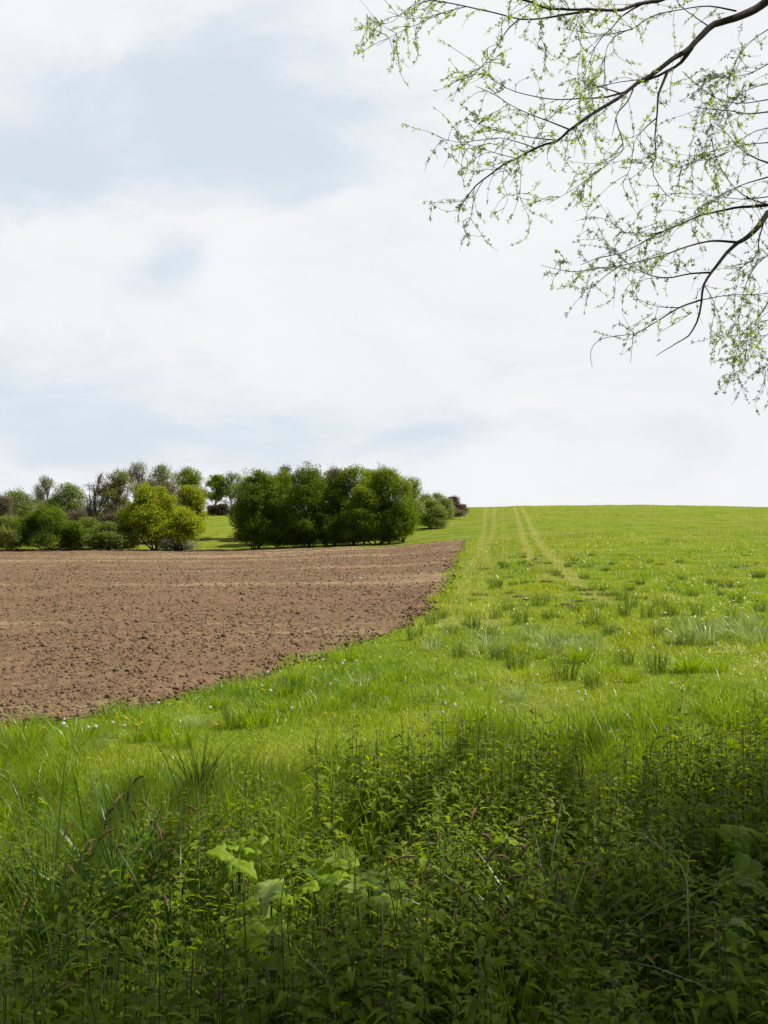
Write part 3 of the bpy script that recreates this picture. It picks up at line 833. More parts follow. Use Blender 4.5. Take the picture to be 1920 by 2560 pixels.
# (name, label, category, px, top, width, depth, options)
HEDGE = [
    # --- the dense clump of trees at the edge of the bare field
    ('oak_tree', 'dark dense oak on the gap side of the clump, beside the grass lane', 'tree', 648, 1176, 136, 104, dict(leaf='dark', leaves=17000, lobes=16, low=0.0, seed=1)),
    ('oak_tree', 'broad dark green oak in the middle of the clump', 'tree', 772, 1168, 132, 105, dict(leaf='dark', leaves=16000, lobes=16, low=0.0, seed=2)),
    ('oak_tree', 'tall oak with forked stems between the bare brown tree and the crest side', 'tree', 884, 1165, 108, 105, dict(leaf='mid', leaves=13000, lobes=15, low=0.0, seed=3)),
    ('oak_tree', 'sunlit oak closing the clump on the crest side, bright green flank', 'tree', 972, 1168, 122, 103, dict(leaf='mid', leaves=16000, lobes=16, low=0.0, seed=4)),
    ('field_maple', 'small olive tree standing before the tall forked oak in the clump', 'tree', 910, 1214, 82, 101.5, dict(leaf='mid', leaves=7500, lobes=11, low=0.0, seed=5)),
    ('birch_tree', 'thin half bare brownish tree squeezed between two oaks', 'tree', 838, 1169, 36, 105.5, dict(leaf='brown', leaves=1500, lobes=9, low=0.3, bare=0.25, twigs=90, lsize=0.12, seed=6, bark=M_BARKP)),
    ('oak_tree', 'oak filling the back of the clump behind the dark first oak', 'tree', 712, 1178, 100, 112, dict(leaf='mid', leaves=11000, lobes=13, low=0.0, seed=43)),
    ('oak_tree', 'oak filling the back of the clump behind the bare brown tree', 'tree', 834, 1174, 96, 112, dict(leaf='dark', leaves=11000, lobes=13, low=0.0, seed=44)),
    ('oak_tree', 'oak filling the back of the clump behind the small olive tree', 'tree', 930, 1172, 96, 111, dict(leaf='mid', leaves=11000, lobes=13, low=0.0, seed=45)),
    ('hawthorn_bush', 'low dark bush under the first oak by the grass lane', 'bush', 632, 1262, 96, 104, dict(leaf='dark', leaves=7500, lobes=10, form='bush', stems=4, seed=7)),
    ('hawthorn_bush', 'low dark bush at the foot of the broad middle oak', 'bush', 752, 1290, 120, 103.5, dict(leaf='dark', leaves=9000, lobes=11, form='bush', stems=4, seed=8)),
    ('hawthorn_bush', 'low shaded bush below the small olive tree', 'bush', 878, 1282, 110, 103, dict(leaf='dark', leaves=9000, lobes=11, form='bush', stems=4, seed=9)),
    ('hawthorn_bush', 'low dark bush wedged between the feet of the first two oaks', 'bush', 694, 1272, 90, 104.5, dict(leaf='dark', leaves=7000, lobes=10, form='bush', stems=4, seed=46)),
    ('hawthorn_bush', 'low dark bush wedged under the thin brownish tree', 'bush', 818, 1268, 80, 104.5, dict(leaf='dark', leaves=7000, lobes=10, form='bush', stems=4, seed=47)),
    ('hawthorn_bush', 'low dark bush under the sunlit oak, next to its bright flank', 'bush', 940, 1296, 84, 101.5, dict(leaf='dark', leaves=7000, lobes=10, form='bush', stems=4, seed=48)),
    ('hawthorn_bush', 'leafy green bush at the sunlit foot of the crest side oak', 'bush', 1004, 1262, 70, 101, dict(leaf='mid', leaves=7500, lobes=11, form='bush', stems=4, seed=10)),
    ('ash_tree', 'pale thin tree showing behind the first oak of the clump', 'tree', 616, 1192, 70, 118, dict(leaf='pale', leaves=3200, lobes=10, low=0.2, bare=0.3, seed=11, lsize=0.14)),
    ('ash_tree', 'buff half leafed treetop peeping between two oaks of the clump', 'tree', 716, 1166, 50, 117, dict(leaf='brown', leaves=2300, lobes=8, low=0.35, bare=0.4, seed=12, bark=M_BARKP, lsize=0.13)),
    ('ash_tree', 'pale feathery tree behind the sunlit flank of the clump', 'tree', 1030, 1196, 62, 118, dict(leaf='pale', leaves=3200, lobes=9, low=0.1, bare=0.3, seed=13, lsize=0.14)),
    # --- bushes climbing to the crest
    ('sallow_bush', 'rounded dark olive bush alone on the slope beside the clump', 'bush', 1076, 1252, 82, 124, dict(leaf='olive', leaves=10500, lobes=12, form='bush', stems=5, seed=14, lsize=0.15)),
    ('sallow_bush', 'pale yellowish bush between the clump and the rounded olive bush', 'bush', 1062, 1234, 60, 134, dict(leaf='pale', leaves=4200, lobes=9, form='bush', stems=4, seed=15, bare=0.2)),
    ('sallow_bush', 'grey green bush just above the rounded olive bush', 'bush', 1106, 1244, 48, 140, dict(leaf='pale', leaves=4200, lobes=9, form='bush', stems=4, seed=16)),
    ('thorn_tree', 'small thin pale tree rising among the bushes near the crest', 'tree', 1094, 1234, 30, 146, dict(leaf='pale', leaves=1000, lobes=6, low=0.3, seed=17, bare=0.2)),
    ('thorn_bush', 'reddish brown bush nearest the bare crest', 'bush', 1134, 1243, 46, 156, dict(leaf='rust', leaves=4200, lobes=9, form='bush', stems=4, seed=18, bare=0.2)),
    ('thorn_bush', 'low brown bush below the reddish one at the crest', 'bush', 1126, 1268, 56, 148, dict(leaf='brown', leaves=2600, lobes=8, form='bush', stems=4, seed=19)),
    ('thorn_bush', 'tiny dark bush last in the hedge where the crest begins', 'bush', 1156, 1263, 22, 163, dict(leaf='rust', leaves=900, lobes=5, form='bush', stems=3, seed=20)),
    # --- the gap
    ('hedge', 'low clipped reddish brown hedge across the end of the grass lane', 'hedge', 555, 1262, 74, 152, dict(leaf='rust', leaves=5200, lobes=12, form='bush', stems=6, seed=21, depth=0.35, lsize=0.14)),
    ('maple_tree', 'slim deep green tree above the brown hedge in the gap', 'tree', 540, 1188, 50, 158, dict(leaf='mid', leaves=3300, lobes=9, low=0.22, seed=22, lsize=0.2)),
    ('ash_tree', 'pale airy tree with a dark stem above the brown hedge in the gap', 'tree', 579, 1178, 52, 157, dict(leaf='pale', leaves=1500, lobes=9, low=0.35, bare=0.45, seed=23)),
    # --- hedgerow on the other side of the grass lane
    ('willow_bush', 'big rounded yellow green bush glowing in the sun beside the grass lane', 'bush', 388, 1214, 166, 103, dict(leaf='lime', leaves=17000, lobes=16, form='bush', stems=7, seed=24, bare=0.15, lsize=0.15)),
    ('willow_bush', 'yellow green bush behind the big rounded one, against the grass lane', 'bush', 474, 1215, 80, 116, dict(leaf='lime', leaves=9500, lobes=11, form='bush', stems=5, seed=25, lsize=0.15)),
    ('willow_bush', 'low bright topped bush with a dark base at the foot of the grass lane', 'bush', 452, 1276, 96, 99.5, dict(leaf='lime', leaves=8000, lobes=11, form='bush', stems=4, seed=26, lsize=0.15)),
    ('thorn_bush', 'low greyish scrub at the field edge where the grass lane opens', 'bush', 446, 1346, 66, 98.0, dict(leaf='grey', leaves=1900, lobes=9, form='bush', stems=5, seed=27)),
    ('hawthorn_bush', 'low grey green bush at the field edge in front of the bare shrubs', 'bush', 280, 1308, 104, 100.5, dict(leaf='olive', leaves=7500, lobes=11, form='bush', stems=4, seed=28)),
    ('hawthorn_bush', 'dusky green bush filling the hedge between the big dark bush and the bare stems', 'bush', 214, 1296, 96, 105, dict(leaf='olive', leaves=6500, lobes=10, form='bush', stems=4, seed=49)),
    ('thorn_bush', 'mixed brown and green thicket behind the peaked tree of the hedgerow', 'bush', 130, 1246, 130, 122, dict(leaf='brown', leaves=6000, lobes=11, form='bush', stems=6, seed=50, bare=0.3, bark=M_BARKP)),
    ('hawthorn_bush', 'olive thicket behind the yellow bush and the leaning tree', 'bush', 300, 1244, 120, 120, dict(leaf='olive', leaves=6500, lobes=11, form='bush', stems=6, seed=51)),
    ('hawthorn_bush', 'big dark green bush spreading along the field edge', 'bush', 128, 1266, 176, 102, dict(leaf='dark', leaves=15000, lobes=15, form='bush', stems=6, seed=29)),
    ('hawthorn_bush', 'lower grey green bush cut by the frame edge, beside the big dark bush', 'bush', 20, 1292, 120, 101, dict(leaf='olive', leaves=8500, lobes=11, form='bush', stems=5, seed=30)),
    ('sallow_bush', 'domed olive green bush behind the big dark bush, near the frame edge', 'bush', 44, 1223, 104, 116, dict(leaf='olive', leaves=8000, lobes=11, form='bush', stems=5, seed=31, bare=0.25)),
    ('sallow_bush', 'straw coloured bush at the frame edge below the domed olive bush', 'bush', 4, 1240, 70, 110, dict(leaf='brown', leaves=3600, lobes=9, form='bush', stems=5, seed=32, bare=0.4, bark=M_BARKP)),
    ('ash_tree', 'small grey tree with hardly any leaf, standing over the hedgerow', 'tree', 117, 1194, 48, 130, dict(leaf='grey', leaves=1500, lobes=9, low=0.3, bare=0.7, seed=33, bark=M_BARKP, lsize=0.13)),
    ('field_maple', 'brownish green tree with a peaked crown above the big dark bush', 'tree', 172, 1208, 84, 117, dict(leaf='olive', leaves=6000, lobes=10, low=0.2, bare=0.3, seed=34)),
    ('thorn_bush', 'brown leafless scrub filling the hedgerow below the peaked tree', 'bush', 205, 1268, 120, 112, dict(leaf='brown', leaves=3800, lobes=11, form='bush', stems=7, seed=35, bare=0.9, bark=M_BARKP, twigs=420)),
    ('thorn_bush', 'brown leafless scrub between the bare stems and the yellow bush', 'bush', 282, 1262, 110, 108, dict(leaf='brown', leaves=2600, lobes=11, form='bush', stems=8, seed=36, bare=0.9, bark=M_BARKP, twigs=420)),
    ('alder_tree', 'bare many stemmed tree of thin upright twigs', 'tree', 243, 1190, 56, 108, dict(leaf='brown', leaves=350, lobes=9, low=0.25, bare=0.6, seed=37, bark=M_BARKP, stems=6, twigs=220, lsize=0.11)),
    ('alder_tree', 'leaning tree with bare lower limbs and a light green top', 'tree', 288, 1176, 70, 109, dict(leaf='mid', leaves=2500, lobes=10, low=0.35, bare=0.5, seed=38, bark=M_BARKP, stems=4, skew=0.25, twigs=260, lsize=0.15)),
    ('ash_tree', 'pale feathery tree, first of the pair over the yellow bush', 'tree', 348, 1159, 52, 128, dict(leaf='grey', leaves=1700, lobes=9, low=0.35, bare=0.6, seed=39, bark=M_BARKP, lsize=0.13)),
    ('ash_tree', 'broad pale feathery tree with yellowish tufts over the yellow bush', 'tree', 405, 1161, 80, 126, dict(leaf='pale', leaves=2900, lobes=11, low=0.3, bare=0.6, seed=40, bark=M_BARKP, lsize=0.14)),
    ('maple_tree', 'fresh green tree with a pointed crown over the yellow bush', 'tree', 476, 1168, 70, 124, dict(leaf='mid', leaves=4800, lobes=10, low=0.25, bare=0.1, seed=41)),
    ('sallow_bush', 'buff treetop between the feathery pair and the pointed green tree', 'bush', 420, 1204, 80, 114, dict(leaf='brown', leaves=2500, lobes=9, form='bush', stems=4, seed=42, bare=0.5, bark=M_BARKP)),
]
for (nm, lb, ct, px, top, wpx, dep, kw) in HEDGE:
    grp = 'trees and bushes along the field edge'
    tree(nm, lb, ct, px, top, wpx, dep, group=grp, **kw)

# ================================================================== the overhanging willow
WC = lambda x, y: (900 + x / 1.6265, y / 1.6265)


def wdepth(px):
    return 5.9 + (px - 1100) / 820 * 1.3


def traced(pts, d_off, swing, n=None):
    """branch traced along its course, given its own depth and swing"""
    P = []
    m = len(pts)
    for k, (cx, cy) in enumerate(pts):
        px, py = WC(cx, cy)
        P.append(at(px, py, wdepth(px) + d_off + swing * k / (m - 1)))
    P = np.array(P)
    ln = np.linalg.norm(np.diff(P, axis=0), axis=1).sum()
    return smooth_line(P, n or int(np.clip(ln / 0.07, 8, 60)))


TRUNK_TOP = np.array([5.6, 9.2, 3.2])
# limb name, joins trunk, branches: (points, start width, end width in crop px, depth offset, swing)
LIMBS = [
    ('big dark limb crossing the sky diagonally', (5.5, 9.2, 3.4), [
        ([(1659, 5), (1590, 45), (1520, 72), (1430, 110), (1380, 150), (1330, 205), (1270, 240), (1200, 292), (1150, 325), (1090, 370), (1000, 430), (920, 485), (850, 530), (790, 575), (720, 605), (640, 640), (580, 680), (510, 725), (440, 790), (400, 860)], 36, 3, 0, 0),
        ([(1345, 195), (1290, 262), (1225, 296), (1150, 336)], 20, 10, 0.12, 0.05),
        ([(1245, 290), (1215, 370), (1205, 450), (1197, 540), (1200, 620), (1190, 700), (1230, 780), (1280, 820)], 13, 2, 0, -0.4),
        ([(1205, 480), (1150, 530), (1115, 580), (1100, 680), (1060, 755)], 6, 2, -0.1, -0.4),
        ([(1110, 365), (1090, 410), (1040, 485), (1065, 560), (1070, 605), (1020, 655), (930, 725), (850, 780), (760, 830)], 7, 1.5, 0, -0.6),
        ([(1040, 485), (1025, 550)], 5, 2, -0.1, 0.1),
        ([(1090, 370), (1000, 395), (900, 400), (800, 405), (700, 390), (610, 365), (540, 325), (490, 275)], 9, 2, 0, 0.6),
        ([(860, 530), (760, 490), (680, 460), (600, 420), (540, 380), (470, 350)], 7, 2, 0, 0.4),
        ([(800, 570), (700, 560), (600, 540), (520, 520), (430, 480)], 6, 2, 0, -0.4),
        ([(720, 605), (650, 580), (560, 560), (480, 570), (400, 580), (310, 553)], 5, 1.5, 0, 0.4),
        ([(640, 645), (560, 625), (480, 600), (410, 590), (402, 640)], 4, 1.5, 0, -0.3),
        ([(1060, 380), (1000, 360), (940, 343)], 7, 4, 0, -0.2),
        ([(1160, 322), (1080, 330), (1000, 345), (900, 375), (840, 420)], 5, 2, 0, 0.5),
        ([(1000, 430), (930, 480), (880, 560), (870, 640)], 4, 1.5, 0, -0.4),
        ([(590, 670), (580, 740), (600, 800), (575, 870)], 3, 1.5, 0, -0.2),
        ([(640, 640), (655, 720), (650, 800), (700, 900)], 3, 1.2, 0, 0.2),
        ([(500, 735), (465, 800), (450, 880), (430, 945)], 3, 1.2, 0, 0.2),
        ([(1420, 108), (1370, 75), (1300, 20), (1270, -40)], 6, 3, 0, 0.3)]),
    ('limb along the top of the sky', (5.4, 9.2, 5.2), [
        ([(1330, -60), (1250, -12), (1160, 12), (1080, 36), (1000, 42), (900, 40), (820, 35), (750, 38), (700, 15), (640, -8)], 22, 8, 0.1, -0.3),
        ([(930, 45), (830, 60), (740, 75), (650, 78), (560, 55), (470, 35), (380, 15), (290, 0), (220, -20)], 11, 4, 0, 0.1),
        ([(430, 27), (340, 50), (270, 70), (190, 75), (110, 45)], 4, 1.5, 0, 0.2),
        ([(330, 55), (230, 100), (180, 120), (110, 160), (68, 188)], 4, 1.5, 0, -0.2),
        ([(290, 0), (200, 30), (120, 95), (20, 75)], 4, 1.2, 0.1, 0.3),
        ([(645, 80), (600, 120), (570, 170), (520, 240), (480, 285), (430, 330)], 7, 2, 0, -0.4),
        ([(1150, 15), (1060, 70), (1010, 130), (970, 165), (940, 230), (920, 290), (890, 350)], 8, 2, 0, 0.5),
        ([(1530, 45), (1420, 25), (1300, 40), (1190, 65), (1110, 115), (1030, 155), (1000, 200), (995, 260), (997, 330)], 7, 2.5, 0, 0.3),
        ([(1110, 118), (1000, 140), (900, 130), (820, 115)], 5, 2, 0, 0.4),
        ([(900, 40), (880, 110), (900, 190), (870, 250)], 4, 1.5, 0, -0.3),
        ([(740, 76), (730, 140), (760, 210), (740, 300)], 4, 1.5, 0, 0.3)]),
    ('thick lower limb reaching down from the edge', (5.6, 9.2, 2.2), [
        ([(1659, 868), (1590, 950), (1530, 987), (1480, 1045), (1430, 1105), (1395, 1165), (1385, 1220), (1375, 1290), (1340, 1360), (1280, 1400), (1205, 1447)], 26, 2, 0.5, -0.3),
        ([(1659, 835), (1600, 838), (1500, 847), (1400, 875), (1300, 910), (1230, 940), (1150, 985), (1060, 1025), (990, 1045), (900, 1080)], 13, 2, 0.5, 0.4),
        ([(1530, 985), (1430, 980), (1340, 1000), (1240, 1035), (1150, 1060), (1060, 1080), (960, 1090), (870, 1105), (800, 1095), (735, 1078)], 11, 1.5, 0.5, -0.5),
        ([(1060, 1080), (1000, 1120), (940, 1170), (890, 1188)], 5, 2, 0.2, -0.2),
        ([(1430, 1108), (1340, 1113), (1250, 1130), (1180, 1120), (1110, 1085), (1040, 1030), (1000, 985), (960, 900)], 9, 1.5, 0.45, 0.5),
        ([(1385, 1220), (1300, 1250), (1210, 1305), (1115, 1357), (1050, 1365), (970, 1385), (940, 1420), (938, 1460), (945, 1497)], 9, 1.5, 0.4, -0.4),
        ([(1115, 1357), (1090, 1320), (1070, 1280)], 3, 1.2, 0.1, -0.2),
        ([(1112, 1358), (1105, 1420), (1100, 1475)], 4, 1.5, 0.1, 0.1),
        ([(1300, 1250), (1200, 1245), (1130, 1215), (1105, 1170), (1110, 1120)], 4, 1.5, 0.3, 0.3),
        ([(1659, 1230), (1620, 1290), (1560, 1350), (1520, 1480)], 6, 2, 0.5, -0.4),
        ([(1650, 880), (1620, 980), (1615, 1040), (1560, 1080), (1520, 1115)], 8, 2, 0.5, 0.4),
        ([(1385, 1220), (1500, 1200), (1590, 1197), (1680, 1192)], 5, 3, 0.4, 0.4),
        ([(1350, 1270), (1290, 1310), (1215, 1352)], 4, 2, 0.3, 0.2),
        ([(1230, 940), (1130, 960), (1040, 920), (960, 800)], 4, 1.2, 0.6, -0.3),
        ([(1400, 1160), (1440, 1230), (1430, 1330), (1420, 1410)], 4, 1.5, 0.4, -0.3),
        ([(1700, 1290), (1600, 1330), (1570, 1400), (1590, 1500)], 5, 1.5, 0.7, -0.2)]),
    ('thinner leafy limb in the middle of the edge', (5.6, 9.2, 3.0), [
        ([(1659, 455), (1580, 462), (1500, 450), (1440, 445), (1360, 436)], 7, 3, 0.3, -0.3),
        ([(1659, 662), (1600, 640), (1540, 600), (1490, 540), (1440, 500)], 7, 2, 0.5, 0.3),
        ([(1430, 560), (1440, 620), (1470, 690), (1520, 760), (1570, 800), (1659, 832)], 4, 6, 0.3, 0.3),
        ([(1659, 720), (1560, 750), (1460, 800), (1370, 870), (1300, 900)], 7, 2, 0.2, -0.3),
        ([(1659, 405), (1540, 420), (1450, 400), (1380, 350), (1310, 290)], 5, 2, 0.2, 0.4),
        ([(1659, 580), (1560, 590), (1450, 640), (1350, 660), (1270, 690)], 5, 1.5, 0.4, -0.5),
        ([(1659, 800), (1560, 810), (1460, 800), (1360, 790), (1240, 785)], 5, 1.5, 0.6, 0.3),
        ([(1659, 260), (1580, 300), (1500, 310), (1420, 290)], 5, 2, 0.2, 0.2),
        ([(1659, 120), (1600, 160), (1540, 230), (1500, 330), (1490, 420)], 5, 2, 0.4, -0.3),
        ([(1659, 520), (1590, 540), (1520, 590), (1440, 610), (1370, 640)], 4, 1.5, 0.7, 0.3),
        ([(1659, 340), (1590, 360), (1520, 400), (1450, 480), (1400, 540)], 4, 1.5, 0.6, 0.3),
        ([(1680, 1020), (1610, 1080), (1560, 1180), (1540, 1290), (1480, 1390)], 5, 1.5, 0.6, 0.2),
        ([(1690, 1340), (1620, 1390), (1590, 1450), (1550, 1500), (1470, 1545)], 4, 1.2, 0.6, 0.2),
        ([(1690, 1440), (1660, 1490), (1640, 1540)], 3, 1.2, 0.6, 0.2)]),
]
WLV = np.array([[0, 0, 0], [0.32, 0.17, 0.03], [0.7, 0.13, 0.0], [1, 0, -0.06], [0.7, -0.13, 0.0], [0.32, -0.17, 0.03]])
WLF3 = np.array([[0, 1, 5], [1, 2, 4], [1, 4, 5], [2, 3, 4]])

gW = np.random.default_rng(99)
willow = empty('willow_tree', (5.8, 9.3, float(zt(5.8, 9.3)) - 0.05), 'overhanging willow with dark limbs and small fresh leaves against the sky', 'tree')
W0 = np.array(willow.location)
PXM = 1 / 1.6265 / F            # one crop px at one metre depth


def leaf_sprays(buf, wood, anchors, dirs, n, lmin, lmax, leafy=1.0):
    """thin drooping twigs with clusters of narrow leaves"""
    m = 9
    tt_ = np.linspace(0, 1, m)
    ln = gW.uniform(lmin, lmax, n)
    P = np.empty((n, m, 3))
    P[:, 0] = anchors
    dcur = dirs.copy()
    curl = gW.normal(0, 0.16, (n, 3))
    for k in range(1, m):
        dcur = dcur + curl + gW.normal(0, 0.10, (n, 3)) + np.array([0, 0, -0.075])
        dcur /= np.linalg.norm(dcur, axis=1, keepdims=True)
        P[:, k] = P[:, k - 1] + dcur * (ln / (m - 1))[:, None]
    tubes(wood, P, np.linspace(0.0020, 0.0008, m)[None] * np.ones((n, 1)), 3)
    # leaf clusters
    reps = np.maximum(2, (ln / 0.036).astype(int))
    tot = reps.sum()
    idx = np.repeat(np.arange(n), reps)
    u = gW.uniform(0.12, 1.0, tot)
    keep = gW.random(tot) < leafy
    idx, u = idx[keep], u[keep]
    fi = u * (m - 1)
    i0 = np.minimum(fi.astype(int), m - 2)
    fr = (fi - i0)[:, None]
    base = P[idx, i0] * (1 - fr) + P[idx, i0 + 1] * fr
    tan = P[idx, i0 + 1] - P[idx, i0]
    per = 7
    base = np.repeat(base, per, 0)
    taz = np.repeat(np.arctan2(tan[:, 1], tan[:, 0]), per)
    N = len(base)
    M = frames(taz + gW.normal(0, 1.15, N), gW.normal(0.05, 0.65, N), gW.normal(0, 0.9, N))
    sc = gW.uniform(0.010, 0.0235, N)
    tone = np.clip(gW.normal(0.45, 0.22, N), 0, 1)
    stamp(buf, WLV, WLF3, M, base + gW.normal(0, 0.004, (N, 3)), sc, tone)
    return P


for lname, join, brs in LIMBS:
    wood, lv = Buf(), Buf()
    for bi, (pts, w0, w1, doff, swing) in enumerate(brs):
        P = traced(pts, doff, swing)
        n = len(P)
        d_ = P[:, 1]
        rad = np.linspace(w0, w1, n) * PXM * d_ * 0.5 * (1 - 0.25 * np.sin(np.linspace(0, np.pi, n)))
        rad *= 1 + 0.10 * (vnoise(np.arange(n) * 0.7, np.full(n, bi * 3.1), 3) - 0.5)
        if w0 > 12:
            P = P + 0.012 * (np.c_[vnoise(np.arange(n) * .6, n + np.zeros(n), 4), np.zeros(n), vnoise(np.arange(n) * .6, np.zeros(n), 6)] - 0.5) * 1.6
        start_out = pts[0][0] >= 1645 or pts[0][1] < -30
        if start_out:         # carry the branch on to the trunk
            jn = np.array(join) + gW.normal(0, 0.08, 3) * (bi > 0)
            dirv = P[0] - P[min(4, n - 1)]
            dirv /= np.linalg.norm(dirv)
            ext = smooth_line([jn, (jn + P[0]) / 2 + dirv * 0.25 + np.array([0, 0, 0.2]), P[0] + dirv * 0.05], 18)[:-1]
            r_in = max(rad[0] * 1.7, 0.02)
            P = np.concatenate([ext, P])
            rad = np.concatenate([np.linspace(r_in, rad[0], len(ext)), rad])
        tubes(wood, P[None] - W0, rad[None], 10 if w0 > 12 else 6)
        # twigs along it
        n = len(P)
        first = (len(ext) if start_out else 0) + int((n - (len(ext) if start_out else 0)) * (0.30 if w0 > 16 else 0.12))
        step = np.linalg.norm(np.diff(P, axis=0), axis=1).mean()
        cnt = int((n - first) * step / (0.095 if w0 > 12 else 0.066))
        if start_out and w0 <= 16:
            cnt = int(cnt * (0.75 if 'middle of the edge' in lname else 1.15))
        if cnt < 2 or (w0 == 7 and w1 == 4):
            continue
        bare_end = (pts[-1] == (945, 1497) or pts[-1] in [(1070, 1280), (1100, 1475), (1205, 1447), (1215, 1352), (1025, 550)])
        q = np.minimum(first + ((n - 1 - first) * gW.random(cnt) ** 0.72).astype(int), n - 2)
        if bare_end:
            q = q[q < n * 0.45]
        cnt = len(q)
        if cnt < 2:
            continue
        tan = P[np.minimum(q + 1, n - 1)] - P[q]
        tan /= np.linalg.norm(tan, axis=1, keepdims=True) + 1e-9
        dv = tan * 0.75 + gW.normal(0, 0.55, (cnt, 3)) + np.array([-0.15, 0, 0.05])
        dv /= np.linalg.norm(dv, axis=1, keepdims=True)
        tw = leaf_sprays(lv, wood, P[q] - W0, dv, cnt, 0.11, 0.36, 0.88)
        # second order sprays
        q2 = gW.integers(0, cnt, int(cnt * 0.55))
        k2 = gW.integers(3, 8, len(q2))
        dv = (tw[q2, k2] - tw[q2, k2 - 1])
        dv /= np.linalg.norm(dv, axis=1, keepdims=True) + 1e-9
        dv = dv + gW.normal(0, 0.55, dv.shape)
        dv /= np.linalg.norm(dv, axis=1, keepdims=True)
        leaf_sprays(lv, wood, tw[q2, k2], dv, len(q2), 0.06, 0.20, 0.95)
    lo = wood.obj('branch', M_BARK_W, willow, smooth=True)
    lo['label'] = lname
    lv.obj('leaves', M_WLEAF, lo)

# trunk and the rest of the crown, overhead: it shades the nettles
trk = smooth_line([(5.8, 9.3, -2.2), (5.75, 9.25, 0), (5.55, 9.2, 2.2), (5.45, 9.2, 4.2), (5.2, 9.0, 6.2), (4.9, 8.8, 8.0)], 30)
wood = Buf()
tubes(wood, trk[None] - W0, np.interp(np.linspace(0, 1, 30), [0, 0.05, 0.5, 1], [0.36, 0.27, 0.20, 0.06])[None], 14)


def shade_clumps(n):
    """places for leafy crown masses overhead: above the patches of ground lying in shade"""
    out = []
    while len(out) < n:
        gx, gy = gW.uniform(-4.2, 4.2), gW.uniform(0.6, 10.5)
        px = 960 + gx / gy * F
        far = np.interp(px, [-300, 100, 500, 900, 1300, 1500, 1750, 2100], [4.1, 4.2, 4.2, 4.8, 5.4, 6.6, 8.4, 10.0])
        if gy > far or abs(gx) > 0.55 * gy + 1.1:
            continue
        dusk = np.interp(px, [-400, 0, 450, 900, 1400, 1900, 2200], [4.1, 4.0, 3.6, 3.5, 3.7, 5.0, 6.0])   # nearer than this: deep shade
        if abs(gx + 0.45) < 0.95 and 2.95 < gy < 4.5 and gW.random() < 0.93:
            continue
        if gy > dusk and gW.random() > 0.05:
            continue
        h = gW.uniform(4.5, 11.5)
        p = np.array([gx, gy, -1.5]) + SUN / SUN[2] * h
        if p[2] / p[1] < 0.60 and abs(p[0] / p[1]) < 0.50:
            continue
        if p[2] < 0.5:
            continue
        # keep the sun on most of the hanging sprays
        zz = np.linspace(0.6, 4.2, 12)
        ray = p - SUN / SUN[2] * (p[2] - zz)[:, None]
        hit = (ray[:, 1] > 5.3) & (ray[:, 1] < 8.2) & (ray[:, 0] / ray[:, 1] > -0.02) & (ray[:, 0] / ray[:, 1] < 0.42) & (zz < p[2])
        if hit.any() and gW.random() < 0.9:
            continue
        out.append(p)
    return np.array(out)


NCL = 155
cl = shade_clumps(NCL)
# limbs to the clumps
t_ = np.linspace(0, 1, 9)[None, :, None]


def outside_view(P):
    return ~((P[..., 2] / P[..., 1] < 0.56) & (np.abs(P[..., 0] / P[..., 1]) < 0.44)).any(1)


KL = 13                      # main limbs, then thin branches from them to every leafy mass
seed_ = cl[gW.choice(NCL, KL, replace=False)]
st = trk[np.linspace(15, 29, KL).astype(int)]
mid = (st + seed_) / 2 + gW.normal(0, 0.3, (KL, 3)) + [0, 0, 0.6]
PL = (1 - t_) ** 2 * st[:, None] + 2 * t_ * (1 - t_) * mid[:, None] + t_ ** 2 * seed_[:, None]
PL = PL[outside_view(PL)]
tubes(wood, PL - W0, np.linspace(0.055, 0.012, 9)[None] * gW.uniform(0.7, 1.2, (len(PL), 1)), 6)
nodes_ = PL[:, 2:].reshape(-1, 3)
st = nodes_[np.argmin(np.linalg.norm(nodes_[None] - cl[:, None], axis=2), axis=1)]
mid = (st + cl) / 2 + gW.normal(0, 0.2, (NCL, 3))
PP = (1 - t_) ** 2 * st[:, None] + 2 * t_ * (1 - t_) * mid[:, None] + t_ ** 2 * cl[:, None]
PP = PP[outside_view(PP)]
tubes(wood, PP - W0, np.linspace(0.014, 0.004, 9)[None] * gW.uniform(0.6, 1.2, (len(PP), 1)), 4)
wood.obj('trunk', M_BARK_W, willow, smooth=True)
per = 850
N = NCL * per
base = np.repeat(cl, per, 0) + gW.normal(0, 1, (N, 3)) * np.repeat(gW.uniform(0.18, 0.38, NCL), per)[:, None]
ok = ~((base[:, 2] / base[:, 1] < 0.565) & (np.abs(base[:, 0] / base[:, 1]) < 0.46))
base = base[ok]
N = len(base)
lv = Buf()
stamp(lv, QV * [1, 0.75, 1], QF, frames(gW.uniform(0, 6.28, N), gW.normal(-0.2, 0.5, N), gW.normal(0, 0.6, N)), base - W0, gW.uniform(0.035, 0.075, N), np.clip(gW.normal(0.45, 0.2, N), 0, 1))
lv.obj('crown', M_WLEAF, willow)

